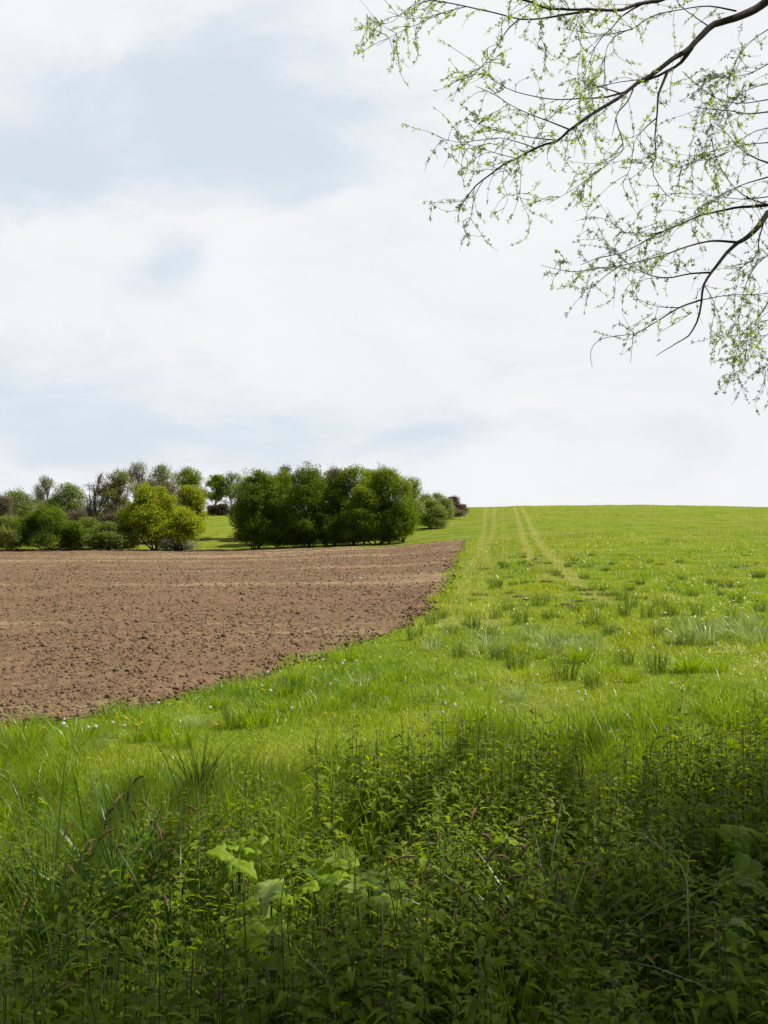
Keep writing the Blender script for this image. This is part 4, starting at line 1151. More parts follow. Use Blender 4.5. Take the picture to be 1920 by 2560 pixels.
# ================================================================== nettle bed
def leaf_template(m, wmax, serr, fold, droop, peak=0.32, wave=0.0, cord=0.0):
    """leaf blade of unit length: midrib and two toothed halves"""
    t_ = np.linspace(0, 1, m)
    wv_ = (t_ / peak) ** 0.7 * np.exp(0.7 * (1 - t_ / peak)) * (1 - t_ ** 3)
    wv_ = wv_ / wv_.max() * wmax / 2
    wv_[0] = 0.02 + cord * wmax * 0.3
    tooth = np.where(np.arange(m) % 2 == 1, 1.0, 1 - serr)
    wv_ = wv_ * tooth
    zm = -droop * t_ ** 2
    xe = t_ + np.where(np.arange(m) % 2 == 1, 0.015, -0.01)
    xe = xe - cord * (1 - t_) ** 4 * 0.18
    ze = zm + fold * wv_ + wave * np.sin(np.arange(m) * 1.9)
    mid = np.c_[t_, np.zeros(m), zm]
    lf = np.c_[xe, wv_, ze]
    rg = np.c_[xe, -wv_, zm + fold * wv_ + wave * np.cos(np.arange(m) * 2.3)]
    V = np.concatenate([mid, lf, rg])
    k = np.arange(m - 1)
    f = np.concatenate([np.c_[k, k + 1, m + k + 1, m + k], np.c_[k + 1, k, 2 * m + k, 2 * m + k + 1]])
    return V, f


NLV, NLF = leaf_template(19, 0.50, 0.30, 0.40, 0.55)
NLV2, NLF2 = leaf_template(9, 0.52, 0.22, 0.40, 0.50)


def nettle_geo(g, h, tv, tf, lb, sb, origin, pairs=9, stem_sides=5):
    """one nettle: square stem, crossed pairs of toothed leaves, small purplish leaves at the tip"""
    la = g.uniform(0, 6.28)
    le = g.normal(0, 0.07)
    tt_ = np.linspace(0, 1, 7)
    P = np.c_[np.cos(la) * le * tt_ ** 2 * h, np.sin(la) * le * tt_ ** 2 * h, tt_ * h] + origin
    tubes(sb, P[None], np.linspace(0.0028, 0.0014, 7)[None], stem_sides)
    u = 0.99 - 0.78 * (1 - np.linspace(0, 1, pairs)) ** 1.35
    pos_, az, pit, sc, tone = [], [], [], [], []
    a0 = g.uniform(0, 6.28)
    for k, uu in enumerate(u):
        if uu < 0.3 and g.random() < 0.35:
            continue
        for side in (0, 1):
            a = a0 + k * math.pi / 2 + side * math.pi + g.normal(0, 0.25)
            size = (0.052 * math.sin(min(1.0, (1 - uu) * 2.6 + 0.16) * 1.45) + 0.016) * g.uniform(0.8, 1.2)
            base = P[0] + (P[-1] - P[0]) * uu
            pet = size * 0.35
            base = base + np.array([math.cos(a), math.sin(a), 0.35]) * pet
            pos_.append(base)
            az.append(a)
            pit.append(g.normal(0.10, 0.22) + (0.45 if uu > 0.93 else 0))
            sc.append(size)
            tone.append(1.0 if uu > 0.965 and g.random() < 0.25 else np.clip(g.normal(0.38, 0.2), 0, 0.88))
    n = len(pos_)
    stamp(lb, tv, tf, frames(np.array(az), np.array(pit), g.normal(0, 0.22, n)), np.array(pos_), np.array(sc), np.array(tone))


gN = np.random.default_rng(5)
variants = []
for k in range(9):
    lb, sb = Buf(), Buf()
    hh = gN.uniform(0.42, 0.80)
    nettle_geo(gN, hh, NLV, NLF, lb, sb, np.zeros(3), pairs=gN.integers(12, 16))
    variants.append((sb.mesh('nettle_stem', M_NSTEM), lb.mesh('nettle_leaves', M_NETTLE), hh))

# where nettles stand
pts = []
while len(pts) < 2900:
    d = math.sqrt(gN.uniform(1.75 ** 2, 7.0 ** 2))
    s_ = gN.uniform(-1, 1) * (0.46 * d + 1.5) / d
    p = (s_ * d, d)
    px = s_ * F + 960
    e = float(bed_edge(p[0], p[1]))
    if d > e + gN.normal(0, 0.18):
        continue
    q = fbm(np.array([p[0] / 0.45]), np.array([p[1] / 0.45]), 3, 90)[0]
    if q < 0.43 and gN.random() < 0.85:
        continue
    # sparser among the tall grass near the frame edge by the field
    if px < 700 and gN.random() < 0.30 * (1 - max(px, 0) / 900):
        continue
    pts.append((p[0], p[1]))
pts = np.array(pts)
pts = pts[np.argsort(np.hypot(pts[:, 0], pts[:, 1]))]
vis = np.abs(pts[:, 0] / pts[:, 1]) < 0.40
near = np.nonzero(vis & (pts[:, 1] > 2.3))[0][:290]
near_set = set(near.tolist())


def nettle_label(x, y):
    px = x / y * F + 960
    if y < 3.3:
        if px < 620:
            return 'dark serrated nettle in deep shade, lowest corner of the bed under the open field'
        if px < 1250:
            return 'shaded nettle at the near fringe of the bed, among the brown sedge spikes'
        return 'dark nettle in the deepest shade, near fringe of the bed under the willow limbs'
    if px < 620:
        return 'purple topped nettle standing among grass and sedge by the field side of the bed'
    if px < 1250:
        return 'nettle crowding round the broad leaved plants within the bed'
    return 'green nettle with dappled sun, within the bed below the open meadow'


for idx in near:
    x, y = pts[idx]
    vs, vl, hh = variants[gN.integers(len(variants))]
    root = empty('nettle', (x, y, float(zt(x, y)) - 0.02), nettle_label(x, y), 'nettle', 'stinging nettles of the near bed')
    root.rotation_euler = (gN.normal(0, 0.05), gN.normal(0, 0.05), gN.uniform(0, 6.28))
    k = gN.uniform(0.82, 1.12)
    root.scale = (k, k, k)
    for nm, me in (('stem', vs), ('leaves', vl)):
        o = bpy.data.objects.new(nm, me)
        COL.objects.link(o)
        o.parent = root
lb = Buf()
for i_, (x, y) in enumerate(pts):
    if i_ in near_set:
        continue
    hgt_ = gN.uniform(0.40, 0.78) * (1 + 0.12 * sstep(4.2, 5.8, y)) * (1.0 if x / y * F + 960 > 600 else 0.85)
    sbuf = Buf()
    nettle_geo(gN, hgt_, NLV2 if y > 2.3 else NLV2, NLF2, lb, sbuf, np.array([x, y, float(zt(x, y)) - 0.02]), pairs=12, stem_sides=3)
    lb.add(sbuf.v[0], sbuf.f[0], 0.0, 1)
tag(lb.obj('nettle_bed', [M_NETTLE, M_NSTEM]), 'sea of nettles filling the shaded bank between grass and path', 'nettles', kind='stuff')

# low growth on the floor of the bed
n = 85000
x, y = scatter(n, 1.7, 7.6, 0.6, 0.52)
k = y < bed_edge(x, y) + 0.5 + gN.normal(0, 0.2, n)
x, y = x[k], y[k]
n = len(x)
z = zt(x, y) + np.abs(gN.normal(0.10, 0.12, n)).clip(0.01, 0.48)
B = Buf()
UV_, UF_ = leaf_template(5, 0.55, 0.0, 0.3, 0.3)
stamp(B, UV_, UF_, frames(gN.uniform(0, 6.28, n), gN.normal(0.1, 0.5, n), gN.normal(0, 0.5, n)), np.c_[x, y, z], gN.uniform(0.018, 0.048, n), np.clip(gN.normal(0.5, 0.25, n), 0, 1))
m_ = 95000
x, y = scatter(m_, 1.7, 7.4, 0.6, 0.52)
k = y < bed_edge(x, y) + 0.6
x, y = x[k], y[k]
m_ = len(x)
blades(B, np.c_[x, y, zt(x, y)], gN.uniform(0.2, 0.5, m_) * (1 + 0.7 * sstep(0.45, 0.7, fbm(x / 0.5, y / 0.5, 3, 95))), gN.uniform(0.0025, 0.0065, m_), gN.uniform(0, 6.28, m_), np.abs(gN.normal(0.5, 0.35, m_)), gN.uniform(0, 6.28, m_), gN.random(m_), 4)
tag(B.obj('undergrowth', M_LOW), 'low bright leaves and thin grass on the floor of the nettle bed', 'undergrowth', kind='stuff')

# ================================================================== broad leaved plants
BM, BC = 23, 6            # stations along the leaf, columns per half


def burdock_leaf(g):
    """broad wavy leaf: sunken midrib and side veins, puckered between, ragged rim"""
    t_ = np.linspace(0, 1, BM)
    prof = np.sin(np.pi * np.clip(t_, 0, 1) ** 0.72) ** 0.75 * (1 - 0.25 * t_)
    prof = prof / prof.max() * 0.46 + 0.05 * (1 - t_) ** 3
    ph = g.uniform(0, 6.28, 6)
    V, tone = [], []
    for side in (1, -1):
        rim = prof * (1 + 0.10 * np.sin(t_ * 21 + ph[0] + side) + 0.05 * np.sin(t_ * 47 + ph[1] * side))
        for c_ in range(BC + 1):
            u = c_ / BC
            yv = side * u * rim
            xv = t_ - 0.20 * u * (1 - t_) ** 3 - 0.06 * u * u
            vein = np.abs(np.sin((t_ - 0.42 * u) * math.pi * 5.5)) ** 0.6
            zv = -0.26 * t_ ** 2 + 0.14 * u * rim / 0.4 - 0.16 * u ** 3 + 0.020 * vein * min(1, u * 3) + 0.045 * u ** 2 * np.sin(t_ * 13 + ph[2] + side * ph[3])
            zv = zv + 0.03 * (fbm(xv * 4 + ph[4], yv * 4 + ph[5], 2, 8) - 0.5)
            V.append(np.c_[xv, yv, zv])
            tone.append(np.where((vein < 0.35) | (u < 0.1), 0.12, 0.0))
    F_ = []
    for sd in range(2):
        for c_ in range(BC):
            o = (sd * (BC + 1) + c_) * BM
            k = np.arange(BM - 1)
            q = np.c_[o + k, o + k + 1, o + BM + k + 1, o + BM + k]
            F_.append(q if sd == 0 else q[:, ::-1])
    return np.concatenate(V), np.concatenate(F_), np.concatenate(tone)


M_BURR = leaf_mat('burdock_leaf', [(0.0, (0.075, 0.130, 0.010)), (0.5, (0.175, 0.270, 0.013)), (0.75, (0.215, 0.310, 0.016)), (1.0, (0.22, 0.30, 0.075))], 0.48, 1.35, 0.5, 0.16)
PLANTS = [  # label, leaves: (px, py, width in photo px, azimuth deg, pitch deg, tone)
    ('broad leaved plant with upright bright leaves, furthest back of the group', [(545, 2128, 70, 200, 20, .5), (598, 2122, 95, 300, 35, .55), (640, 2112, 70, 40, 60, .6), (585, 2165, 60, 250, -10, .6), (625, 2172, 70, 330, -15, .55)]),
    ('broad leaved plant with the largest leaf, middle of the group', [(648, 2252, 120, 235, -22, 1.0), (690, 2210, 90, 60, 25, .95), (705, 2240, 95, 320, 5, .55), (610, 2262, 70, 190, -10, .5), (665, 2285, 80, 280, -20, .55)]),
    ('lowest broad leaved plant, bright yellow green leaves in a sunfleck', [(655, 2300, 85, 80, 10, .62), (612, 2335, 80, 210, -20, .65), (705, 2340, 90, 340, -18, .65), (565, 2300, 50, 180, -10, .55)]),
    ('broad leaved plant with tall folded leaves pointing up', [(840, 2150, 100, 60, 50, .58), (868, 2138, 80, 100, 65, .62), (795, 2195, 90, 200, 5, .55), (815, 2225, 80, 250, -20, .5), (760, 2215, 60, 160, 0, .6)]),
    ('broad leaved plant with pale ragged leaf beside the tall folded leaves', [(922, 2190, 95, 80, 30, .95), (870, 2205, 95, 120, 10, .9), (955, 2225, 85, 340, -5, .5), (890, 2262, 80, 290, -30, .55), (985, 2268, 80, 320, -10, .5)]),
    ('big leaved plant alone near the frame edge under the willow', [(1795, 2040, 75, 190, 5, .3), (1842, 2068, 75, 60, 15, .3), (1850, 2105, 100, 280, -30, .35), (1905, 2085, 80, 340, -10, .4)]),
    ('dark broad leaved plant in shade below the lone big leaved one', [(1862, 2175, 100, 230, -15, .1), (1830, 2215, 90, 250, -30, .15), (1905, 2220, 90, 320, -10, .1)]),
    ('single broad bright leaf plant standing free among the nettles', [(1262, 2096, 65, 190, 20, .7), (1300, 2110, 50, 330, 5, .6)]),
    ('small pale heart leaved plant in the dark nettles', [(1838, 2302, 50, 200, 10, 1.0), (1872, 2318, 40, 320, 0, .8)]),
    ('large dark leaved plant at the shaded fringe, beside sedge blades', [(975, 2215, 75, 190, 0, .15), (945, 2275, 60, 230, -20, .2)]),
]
gB = np.random.default_rng(17)
for lb_, lvs in PLANTS:
    cx = np.mean([q[0] for q in lvs])
    pl = []
    lvs = lvs + [(q[0] + gB.uniform(-38, 38), q[1] + gB.uniform(-15, 30), q[2] * gB.uniform(0.55, 0.85), gB.uniform(0, 360), gB.uniform(-25, 15), min(q[5], 0.65)) for q in lvs[:3]]
    for (px, py, wpx, az, pit, tone) in lvs:
        dd = 1.40 / ((py - 1280) / F) * gB.uniform(0.97, 1.03)
        pl.append(at(px, py, dd))
    c_ = np.mean(pl, axis=0)
    g0 = np.array([c_[0], c_[1] + 0.05, float(zt(c_[0], c_[1])) - 0.02])
    root = empty('burdock_plant', g0, lb_, 'plant', 'broad leaved plants among the nettles')
    for P, (px, py, wpx, az, pit, tone) in zip(pl, lvs):
        lw = wpx / F * P[1] * 0.88
        buf = Buf()
        tv, BLF, vt = burdock_leaf(gB)
        tv = tv * [1, gB.uniform(0.85, 1.1), gB.uniform(0.7, 1.4)]
        M = frames(np.array([R(az)]), np.array([R(pit)]), np.array([gB.normal(0, 0.3)]))
        start = P - M[0][:, 0] * lw * 0.5 - g0
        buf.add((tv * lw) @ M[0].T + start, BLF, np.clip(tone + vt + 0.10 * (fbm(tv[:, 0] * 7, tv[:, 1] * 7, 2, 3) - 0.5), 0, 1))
        st_ = curve_pts(np.array([0, 0, 0.0]) + gB.normal(0, 0.02, 3) * [1, 1, 0], start, np.array([0, 0, 0.06]), 7)
        buf_s = Buf()
        tubes(buf_s, st_[None], np.linspace(0.006, 0.004, 7)[None], 5)
        lo = buf.obj('leaf', M_BURR, root, smooth=True)
        if tone > 0.88:  # palest tones carry the sky's reflection as leaf colour
            lo['label'] = 'pale greyish leaf with sky sheen put into its colour'
        buf_s.obj('stalk', M_STEMG, root)

# ================================================================== pendulous sedges
SEDGES = [  # px, py of the clump's middle, height m, leaves, spikes, label
    (300, 2170, 0.62, 70, 9, 'sedge clump with drooping brown spikes in front of the tall grass'),
    (390, 2110, 0.66, 26, 8, 'sedge clump with arched brown catkins beside the purple nettle tops'),
    (150, 2260, 0.60, 60, 2, 'dense sedge clump of grey green arching blades near the frame edge'),
    (430, 2330, 0.50, 44, 3, 'sedge clump of long dark blades before the broad leaved plants'),
    (625, 2500, 0.42, 46, 4, 'bright yellow green sedge clump catching sun at the bottom of the bed'),
    (1115, 2240, 0.62, 36, 8, 'sedge clump with rusty spikes at the middle of the nettle bed'),
    (1390, 2300, 0.64, 46, 10, 'tall sedge clump bristling with rust brown spikes'),
    (1190, 2400, 0.48, 46, 6, 'dark sedge clump with short spikes at the near fringe'),
    (1470, 2440, 0.44, 50, 5, 'broad bladed sedge clump in deep shade with horizontal spikes'),
    (1250, 2520, 0.34, 40, 5, 'lowest sedge clump cut by the bottom of the picture'),
    (880, 2430, 0.42, 30, 3, 'thin sedge clump below the broad leaved plants'),
    (1640, 2330, 0.5, 30, 3, 'sparse sedge clump among dark nettles under the willow'),
    (1780, 2480, 0.4, 34, 3, 'sedge clump in the darkest shade near the frame corner'),
    (500, 1930, 0.42, 40, 0, 'blue green sedge tuft standing between tall grass and nettle tops'),
]
gS = np.random.default_rng(23)
for (px, py, h, nb, nsp, lb_) in SEDGES:
    dd = (2.0 - h * 0.75) / ((py - 1280) / F)
    h *= 1.30
    nb = int(nb * 1.4)
    nsp = int(nsp * 1.8)
    x, y = (px - 960) / F * dd, dd
    g0 = np.array([x, y, float(zt(x, y)) - 0.02])
    root = empty('sedge_clump', g0, lb_, 'sedge', 'pendulous sedges in the nettle bed')
    B = Buf()
    a = gS.uniform(0, 6.28, nb)
    rr = np.abs(gS.normal(0, 0.06, nb))
    pos_ = np.c_[np.cos(a) * rr, np.sin(a) * rr, np.zeros(nb)]
    blades(B, pos_, h * gS.uniform(0.85, 1.45, nb), gS.uniform(0.007, 0.0125, nb), a + gS.normal(0, 0.6, nb), np.abs(gS.normal(0.65, 0.35, nb)).clip(0.1, 1.3), a + np.pi / 2 + gS.normal(0, 0.7, nb), np.clip(gS.normal(0.45, 0.25, nb), 0, 1), 8, 0.04, 0, 2.2)
    B.obj('leaf_blades', M_SEDGE, root)
    for k in range(nsp):
        a_ = gS.uniform(0, 6.28)
        hh = h * gS.uniform(0.60, 0.98)
        out = gS.uniform(0.05, 0.22)
        top = np.array([math.cos(a_) * out, math.sin(a_) * out, hh])
        st_ = smooth_line([(0, 0, 0), (top[0] * 0.35, top[1] * 0.35, hh * 0.55), top], 9)
        sl = gS.uniform(0.05, 0.095)
        dip = gS.choice([0.05, 0.6, 1.0, -0.7], p=[.35, .25, .2, .2])
        ax = np.array([math.cos(a_ + .4), math.sin(a_ + .4), -dip])
        ax /= np.linalg.norm(ax)
        sp = smooth_line([top, top + ax * sl * .5 + [0, 0, 0.006], top + ax * sl + [0, 0, -0.008]], 12)
        sb = Buf()
        tubes(sb, st_[None], np.full((1, 9), 0.0014), 4, 0.5, 0)
        rad = 0.0052 * np.sin(np.linspace(0.25, 2.95, 12)) ** 0.5 * (1 + 0.18 * (np.arange(12) % 2))
        fb = Buf()
        tubes(fb, sp[None], rad[None], 7)
        so = sb.obj('stalk', M_STEMG, root)
        fb.obj('flower_spike', M_SPIKE, so)

# dead stalks
STALKS = [
    ([(40, 1960), (62, 2080), (82, 2180)], 'thin pale dead stalk leaning at the frame edge before tall grass'),
    ([(140, 2010), (138, 2100), (134, 2160)], 'thin upright dead stalk near the purple nettle tops'),
    ([(495, 1980), (500, 2080), (498, 2180)], 'pale dead stalk standing behind the broad leaved plants'),
    ([(808, 2250), (806, 2320), (806, 2372)], 'short beige dead stalk in front of the tall folded leaves'),
    ([(955, 2240), (957, 2330), (955, 2380)], 'pale upright stem beside the pale ragged leaf'),
    ([(1720, 2270), (1716, 2200), (1700, 2160), (1640, 2110), (1590, 2080)], 'long pale dead stem bent over the nettles like a hoop'),
    ([(1722, 2140), (1718, 2220), (1720, 2290)], 'straight pale stalk beside the bent hoop stem'),
    ([(1830, 1925), (1836, 1905), (1852, 1890)], 'short pale curled stalk over the nettles by the frame edge'),
    ([(700, 2310), (730, 2350), (760, 2400), (790, 2420)], 'pale slanting stem across the dark bottom of the bed'),
    ([(270, 2380), (262, 2440), (248, 2510)], 'pale curved stalk among the corner nettles'),
    ([(340, 2360), (370, 2430), (395, 2510)], 'thin straw slanting between corner nettles and sedge'),
    ([(1330, 1810), (1335, 1880), (1332, 1930)], 'dark thin stalk at the edge between tall grass and nettles'),
]
for pts_, lb_ in STALKS:
    py0 = pts_[len(pts_) // 2][1]
    dd = 1.32 / ((max(py0, 1900) - 1280) / F) * 0.98
    P = np.array([at(px, py, dd + 0.03 * k) for k, (px, py) in enumerate(pts_)])
    low_ = P[np.argmin(P[:, 2])]
    foot = np.array([low_[0] + 0.02, low_[1], float(zt(low_[0], low_[1])) - 0.02])
    P = np.concatenate([P, [foot]]) if P[-1, 2] < P[0, 2] else np.concatenate([P[::-1], [foot]])
    L_ = smooth_line(P, 24) - foot
    B = Buf()
    tubes(B, L_[None], np.linspace(0.0013, 0.0024, 24)[None], 5)
    o = B.obj('dead_stalk', M_STRAW, loc=foot)
    tag(o, lb_, 'stalk', 'dead stalks in the nettle bed')

# ================================================================== rush tufts, dandelions, daisies on the meadow
gR = np.random.default_rng(31)


def tuft_mesh(nb, h, spread, wd, mat, lean, name):
    B = Buf()
    a = gR.uniform(0, 6.28, nb)
    rr = spread * np.sqrt(gR.random(nb))
    pos_ = np.c_[np.cos(a) * rr, np.sin(a) * rr, np.full(nb, -0.02)]
    blades(B, pos_, h * gR.uniform(0.55, 1.1, nb), np.full(nb, wd), a + gR.normal(0, 0.5, nb), np.abs(gR.normal(lean, lean * 0.6, nb)), gR.uniform(0, 6.28, nb), np.clip(gR.normal(0.45, 0.22, nb), 0, 1), 3, 0.2)
    return B.mesh(name, mat)


RUSH = [tuft_mesh(90, 0.34, 0.14, 0.0055, M_RUSH, 0.25, 'rush_tuft') for _ in range(3)]
RUSHF = [tuft_mesh(80, 0.24, 0.15, 0.011, M_RUSH, 0.35, 'rush_tuft') for _ in range(3)]
LOWT = [tuft_mesh(90, 0.12, 0.18, 0.012, M_RUSH, 0.7, 'grass_tussock') for _ in range(3)]
PALE = [tuft_mesh(130, 0.40, 0.20, 0.006, M_PALE, 0.85, 'pale_grass_tuft') for _ in range(3)]
LUSH = [tuft_mesh(150, 0.34, 0.16, 0.007, M_TALL, 0.45, 'grass_tussock') for _ in range(3)]


def put(name, meshes, px, py, sc, label, cat, group):
    p = ground_at(px, py)
    o = bpy.data.objects.new(name, meshes[gR.integers(len(meshes))])
    COL.objects.link(o)
    o.location = p
    o.rotation_euler = (0, 0, gR.uniform(0, 6.28))
    o.scale = (sc * gR.uniform(.85, 1.2), sc * gR.uniform(.85, 1.2), sc)
    return tag(o, label, cat, group)


GR = 'rush tufts scattered over the meadow'
NAMED = [(1350, 1515, 1.05, 'tall dark rush clump beside the pale swept grass'), (1410, 1700, 1.1, 'slender rush clump rising in front of the pale swept grass'), (1505, 1527, 0.8, 'dense dark rush tuft among white flowers'),
         (1748, 1540, 0.95, 'upright rush tuft on the open slope over white flowers'), (1180, 1575, 1.0, 'wide rush clump next to the whitish wheel mark'), (1830, 1560, 0.9, 'spreading rush clump beside the silvery grass'),
         (725, 1740, 0.9, 'feathery rush tuft at the rim of the ploughed soil'), (590, 1815, 0.85, 'broad rush tuft in lit grass between soil and nettles'), (1480, 1722, 0.8, 'short dark rush in front of the slender clump'), (1240, 1545, 0.9, 'greyish rush clump behind the wide one')]
for px, py, sc, lb_ in NAMED:
    put('rush_tuft', RUSH, px, py, sc, lb_, 'rush', GR)
FAR = [(1437, 1405), (1420, 1418), (1515, 1428), (1533, 1412), (1625, 1408), (1705, 1452), (1574, 1477), (1780, 1460), (1813, 1470), (1733, 1492), (1802, 1490), (1897, 1445), (1890, 1447), (1697, 1408), (1555, 1500), (1600, 1462),
       (1262, 1420), (1245, 1462), (1282, 1465), (1310, 1462), (1240, 1470), (1255, 1412), (1300, 1412), (1578, 1520), (1840, 1508), (1680, 1540), (1620, 1545), (1560, 1540), (1270, 1530), (1300, 1560), (1370, 1550), (1440, 1530), (1080, 1560), (1105, 1545),
       (1130, 1590), (1220, 1610), (1490, 1560), (1520, 1590), (1640, 1590), (1700, 1575), (1770, 1590), (1900, 1530), (1035, 1600), (1330, 1585), (1390, 1620), (1250, 1650), (1150, 1640), (1290, 1680), (1560, 1660), (1640, 1680), (1310, 1395), (1390, 1440), (1460, 1448), (1480, 1390), (1652, 1520), (1716, 1610)]
for px, py in FAR:
    far_ = py < 1500
    put('rush_tuft', RUSHF if far_ else RUSH, px, py, gR.uniform(0.7, 1.05), 'small rush tuft on the slope above the pale swept grass' if far_ else 'rush tuft in the lush grass around the pale swept grass', 'rush', GR)
for k in range(70):
    px = gR.uniform(1170, 1900)
    py = 1385 + 230 * gR.random() ** 1.3
    if px < 1250 and py < 1400:
        continue
    put('grass_tussock', LOWT, px, py, gR.uniform(0.6, 1.25), 'low dark grass tussock dotted over the slope beside the wheel tracks', 'tussock', 'low dark tussocks on the slope')
for k in range(46):
    px = gR.uniform(30, 1900)
    top = np.interp(px, [0, 300, 600, 900, 1050, 1920], [1850, 1800, 1725, 1625, 1560, 1560])
    py = gR.uniform(top + 15, 1830 if px > 500 else 1900)
    put('grass_tussock', LUSH, px, py, gR.uniform(0.45, 0.95), 'lush grass tussock in the lit strip between nettles and ploughed soil', 'tussock', 'lush tussocks in the lit strip')
GP = 'pale swept grass tufts'
for px, py in [(1390, 1620), (1415, 1608), (1370, 1632), (1440, 1625), (1350, 1600), (1465, 1640), (1240, 1625), (1210, 1640)]:
    put('pale_grass_tuft', PALE, px, py, gR.uniform(0.8, 1.1), 'silvery swept grass around the tall dark rush clump', 'grass tuft', GP)
for px, py in [(1850, 1575), (1880, 1585), (1905, 1572), (1870, 1600), (1830, 1592), (1760, 1600), (1730, 1590), (1900, 1612), (1720, 1610)]:
    put('pale_grass_tuft', PALE, px, py, gR.uniform(0.8, 1.15), 'whitish bent grass by the frame edge under the willow twigs', 'grass tuft', GP)
for px, py in [(1095, 1600), (1080, 1625), (1115, 1575), (1230, 1570)]:
    put('pale_grass_tuft', PALE, px, py, gR.uniform(0.5, 0.7), 'whitish grass along the faint wheel mark near the soil edge', 'grass tuft', GP)
for px, py in [(455, 1825), (500, 1815), (900, 1725), (930, 1700), (230, 1870), (1290, 1745), (640, 1700), (1160, 1700), (60, 1880)]:
    put('pale_grass_tuft', PALE, px, py, gR.uniform(0.4, 0.7), 'bleached grass tuft in the lit strip near the ploughed soil', 'grass tuft', GP)

# turf clods by the tracks
clod = Buf()
for k in range(9):
    tv = ico * (1 + gR.uniform(-0.35, 0.35, (12, 1))) * np.array([1.2, 0.9, 0.6])
    stamp(clod, tv, icf, frames(gR.uniform(0, 6, 1), gR.normal(0, .4, 1), gR.normal(0, .4, 1)), gR.normal(0, [.16, .1, .02], (1, 3)), gR.uniform(.05, .12, 1), 0.5)
CL = [clod.mesh('turf_clod', M_TURF)]
for px, py in [(1335, 1402), (1348, 1408), (1328, 1413), (1342, 1398), (1370, 1410), (1375, 1407), (1407, 1443), (1405, 1440), (1393, 1472), (1418, 1468), (1443, 1470), (1445, 1505), (1366, 1455), (1300, 1492), (1270, 1505), (1318, 1500), (1280, 1535), (1410, 1515), (1425, 1518), (1710, 1475), (1310, 1405)]:
    put('turf_clod', CL, px, py, gR.uniform(0.32, 0.6), 'dark upturned turf clod beside the wheel tracks on the slope', 'clod', 'turf clods by the wheel tracks')
put('field_stone', [clod.mesh('field_stone', M_STONE)], 893, 1450, 0.9, 'pale stone lying alone on the harrowed soil', 'stone', None)

# dandelion clocks and flowers
def dandelion_clock():
    s_, c_ = Buf(), Buf()
    st_ = smooth_line([(0, 0, 0), (0.01, 0.005, 0.1), (0.0, 0.0, 0.22)], 6)
    tubes(s_, st_[None], np.full((1, 6), 0.002), 5)
    n = 160
    u = gR.normal(0, 1, (n, 3))
    u /= np.linalg.norm(u, axis=1, keepdims=True)
    o = np.array([0, 0, 0.235])
    P = o + u[:, None] * np.linspace(0.002, 0.021, 2)[None, :, None]
    tubes(c_, P, np.full((n, 2), 0.0005), 3)
    az = np.arctan2(u[:, 1], u[:, 0])
    stamp(c_, np.array([[-.5, -.5, 0], [.5, -.5, 0], [.5, .5, 0], [-.5, .5, 0]]), QF, frames(az, np.arcsin(u[:, 2]) - 1.57, gR.uniform(-.4, .4, n)), o + u * 0.021, np.full(n, 0.007), 0.5)
    return s_.mesh('stem', M_STEMG), c_.mesh('seed_head', M_CLOCK)


def dandelion_flower():
    s_, c_ = Buf(), Buf()
    st_ = smooth_line([(0, 0, 0), (0.006, 0.002, 0.08), (0.0, 0.0, 0.16)], 6)
    tubes(s_, st_[None], np.full((1, 6), 0.002), 5)
    n = 60
    stamp(c_, QV, QF, frames(gR.uniform(0, 6.28, n), gR.uniform(0.05, 1.2, n), gR.normal(0, .2, n)), np.tile([0, 0, 0.16], (n, 1)), gR.uniform(0.014, 0.02, n), 0.5)
    return s_.mesh('stem', M_STEMG), c_.mesh('flower_head', M_YELLOW)


def put_flower(name, parts, px, py, sc, hh, label, cat, group):
    p = ground_at(px, py + hh)
    root = empty(name, p, label, cat, group)
    root.rotation_euler = (gR.normal(0, .08), gR.normal(0, .08), gR.uniform(0, 6.28))
    root.scale = (sc, sc, sc)
    for nm, me in parts:
        o = bpy.data.objects.new(nm, me)
        COL.objects.link(o)
        o.parent = root


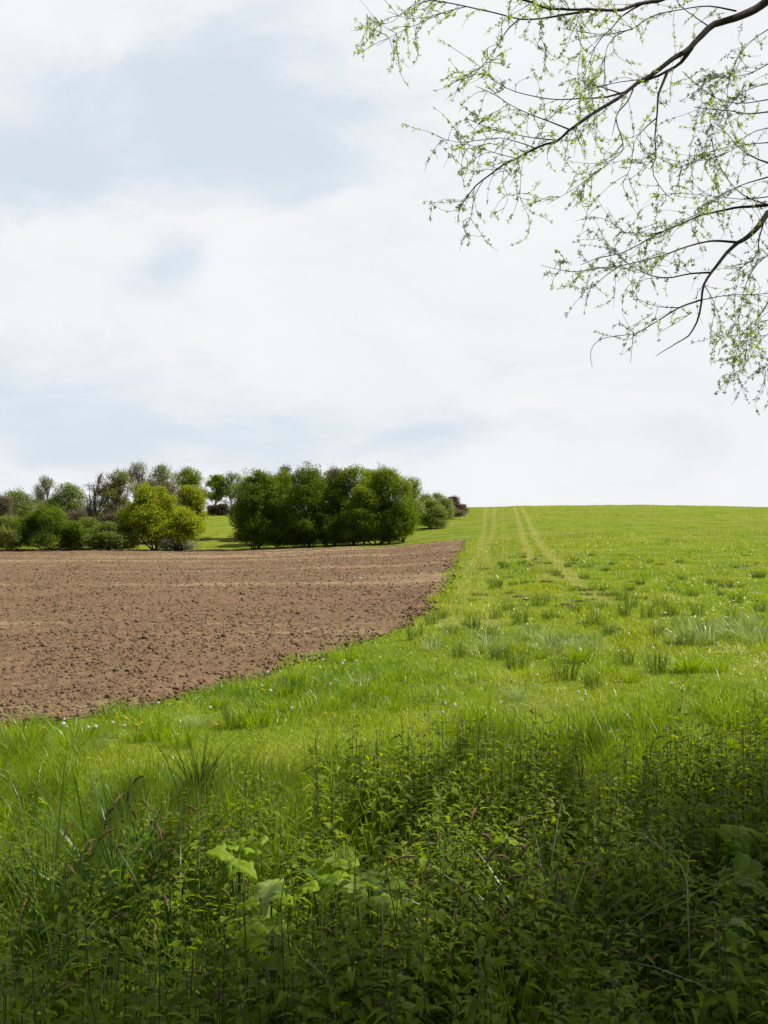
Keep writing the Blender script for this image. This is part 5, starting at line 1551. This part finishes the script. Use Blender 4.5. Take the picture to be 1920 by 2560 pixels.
ck = dandelion_clock()
ck = (('stem', ck[0]), ('seed_head', ck[1]))
fl = dandelion_flower()
fl = (('stem', fl[0]), ('flower_head', fl[1]))
for px, py in [(154, 1808), (160, 1827), (157, 1837), (219, 1838), (279, 1820), (395, 1770), (728, 1783), (655, 1724), (668, 1697), (825, 1721), (808, 1660), (857, 1664), (857, 1672), (889, 1662), (923, 1707), (522, 1783), (670, 1742), (312, 1822), (230, 1848)]:
    put_flower('dandelion_clock', ck, px, py, gR.uniform(0.50, 0.80), 25, 'white dandelion clock in the grass along the ploughed soil', 'dandelion', 'dandelion clocks')
for px, py in [(1112, 1775), (1136, 1786), (1110, 1802), (1345, 1699), (1446, 1747), (1462, 1752), (1204, 1790), (1245, 1568), (1463, 1583), (1795, 1618), (1660, 1660), (1685, 1727), (1915, 1645), (1460, 1760)]:
    put_flower('dandelion_clock', ck, px, py, gR.uniform(0.50, 0.80), 25, 'white dandelion clock among the tall grass and rushes of the meadow', 'dandelion', 'dandelion clocks')
for px, py in [(135, 1803), (140, 1800), (104, 1836), (107, 1845), (297, 1814), (320, 1817), (337, 1829), (357, 1822), (534, 1822), (225, 1914), (658, 1735), (656, 1738), (866, 1730), (530, 1730), (830, 1800), (812, 1795), (832, 1797)]:
    put_flower('dandelion_flower', fl, px, py, gR.uniform(0.8, 1.1), 30, 'yellow dandelion flower in the grass along the ploughed soil', 'dandelion', 'dandelion flowers')
for px, py in [(1312, 1704), (1318, 1702), (1024, 1781), (1604, 1695), (1900, 1670), (1703, 1718)]:
    put_flower('dandelion_flower', fl, px, py, gR.uniform(0.8, 1.1), 30, 'yellow dandelion flower among the tall meadow grass', 'dandelion', 'dandelion flowers')

# little white flowers far off: nobody could count them
n = 1500
px = gR.uniform(1080, 2000, n)
py = 1330 + 260 * gR.random(n) ** 0.8
px, py = px[:360], py[:360]
n = 360
w_ = fbm(px / 110, py / 30, 3, 77)
k = gR.random(n) < np.where((px > 1650) & (py > 1440), 1.0, 0.25) * sstep(0.45, 0.62, w_) + 0.03
B = Buf()
G = np.array([ground_at(a, b) for a, b in zip(px[k], py[k])])
n = len(G)
for rep_ in range(2):
    stamp(B, np.array([[-.5, -.5, 0], [.5, -.5, 0], [.5, .5, .1], [-.5, .5, .1]]), QF, frames(gR.uniform(0, 6.28, n), gR.normal(0, .5, n), gR.normal(0, .4, n)), G + np.c_[gR.normal(0, .05, (n, 2)), gR.uniform(.08, .16, n)], (0.011 + 0.0006 * G[:, 1]) * gR.uniform(.7, 1.4, n), 0.5)
tag(B.obj('white_flowers', M_DAISY), 'tiny white flowers sprinkled over the open slope', 'flowers', kind='stuff')
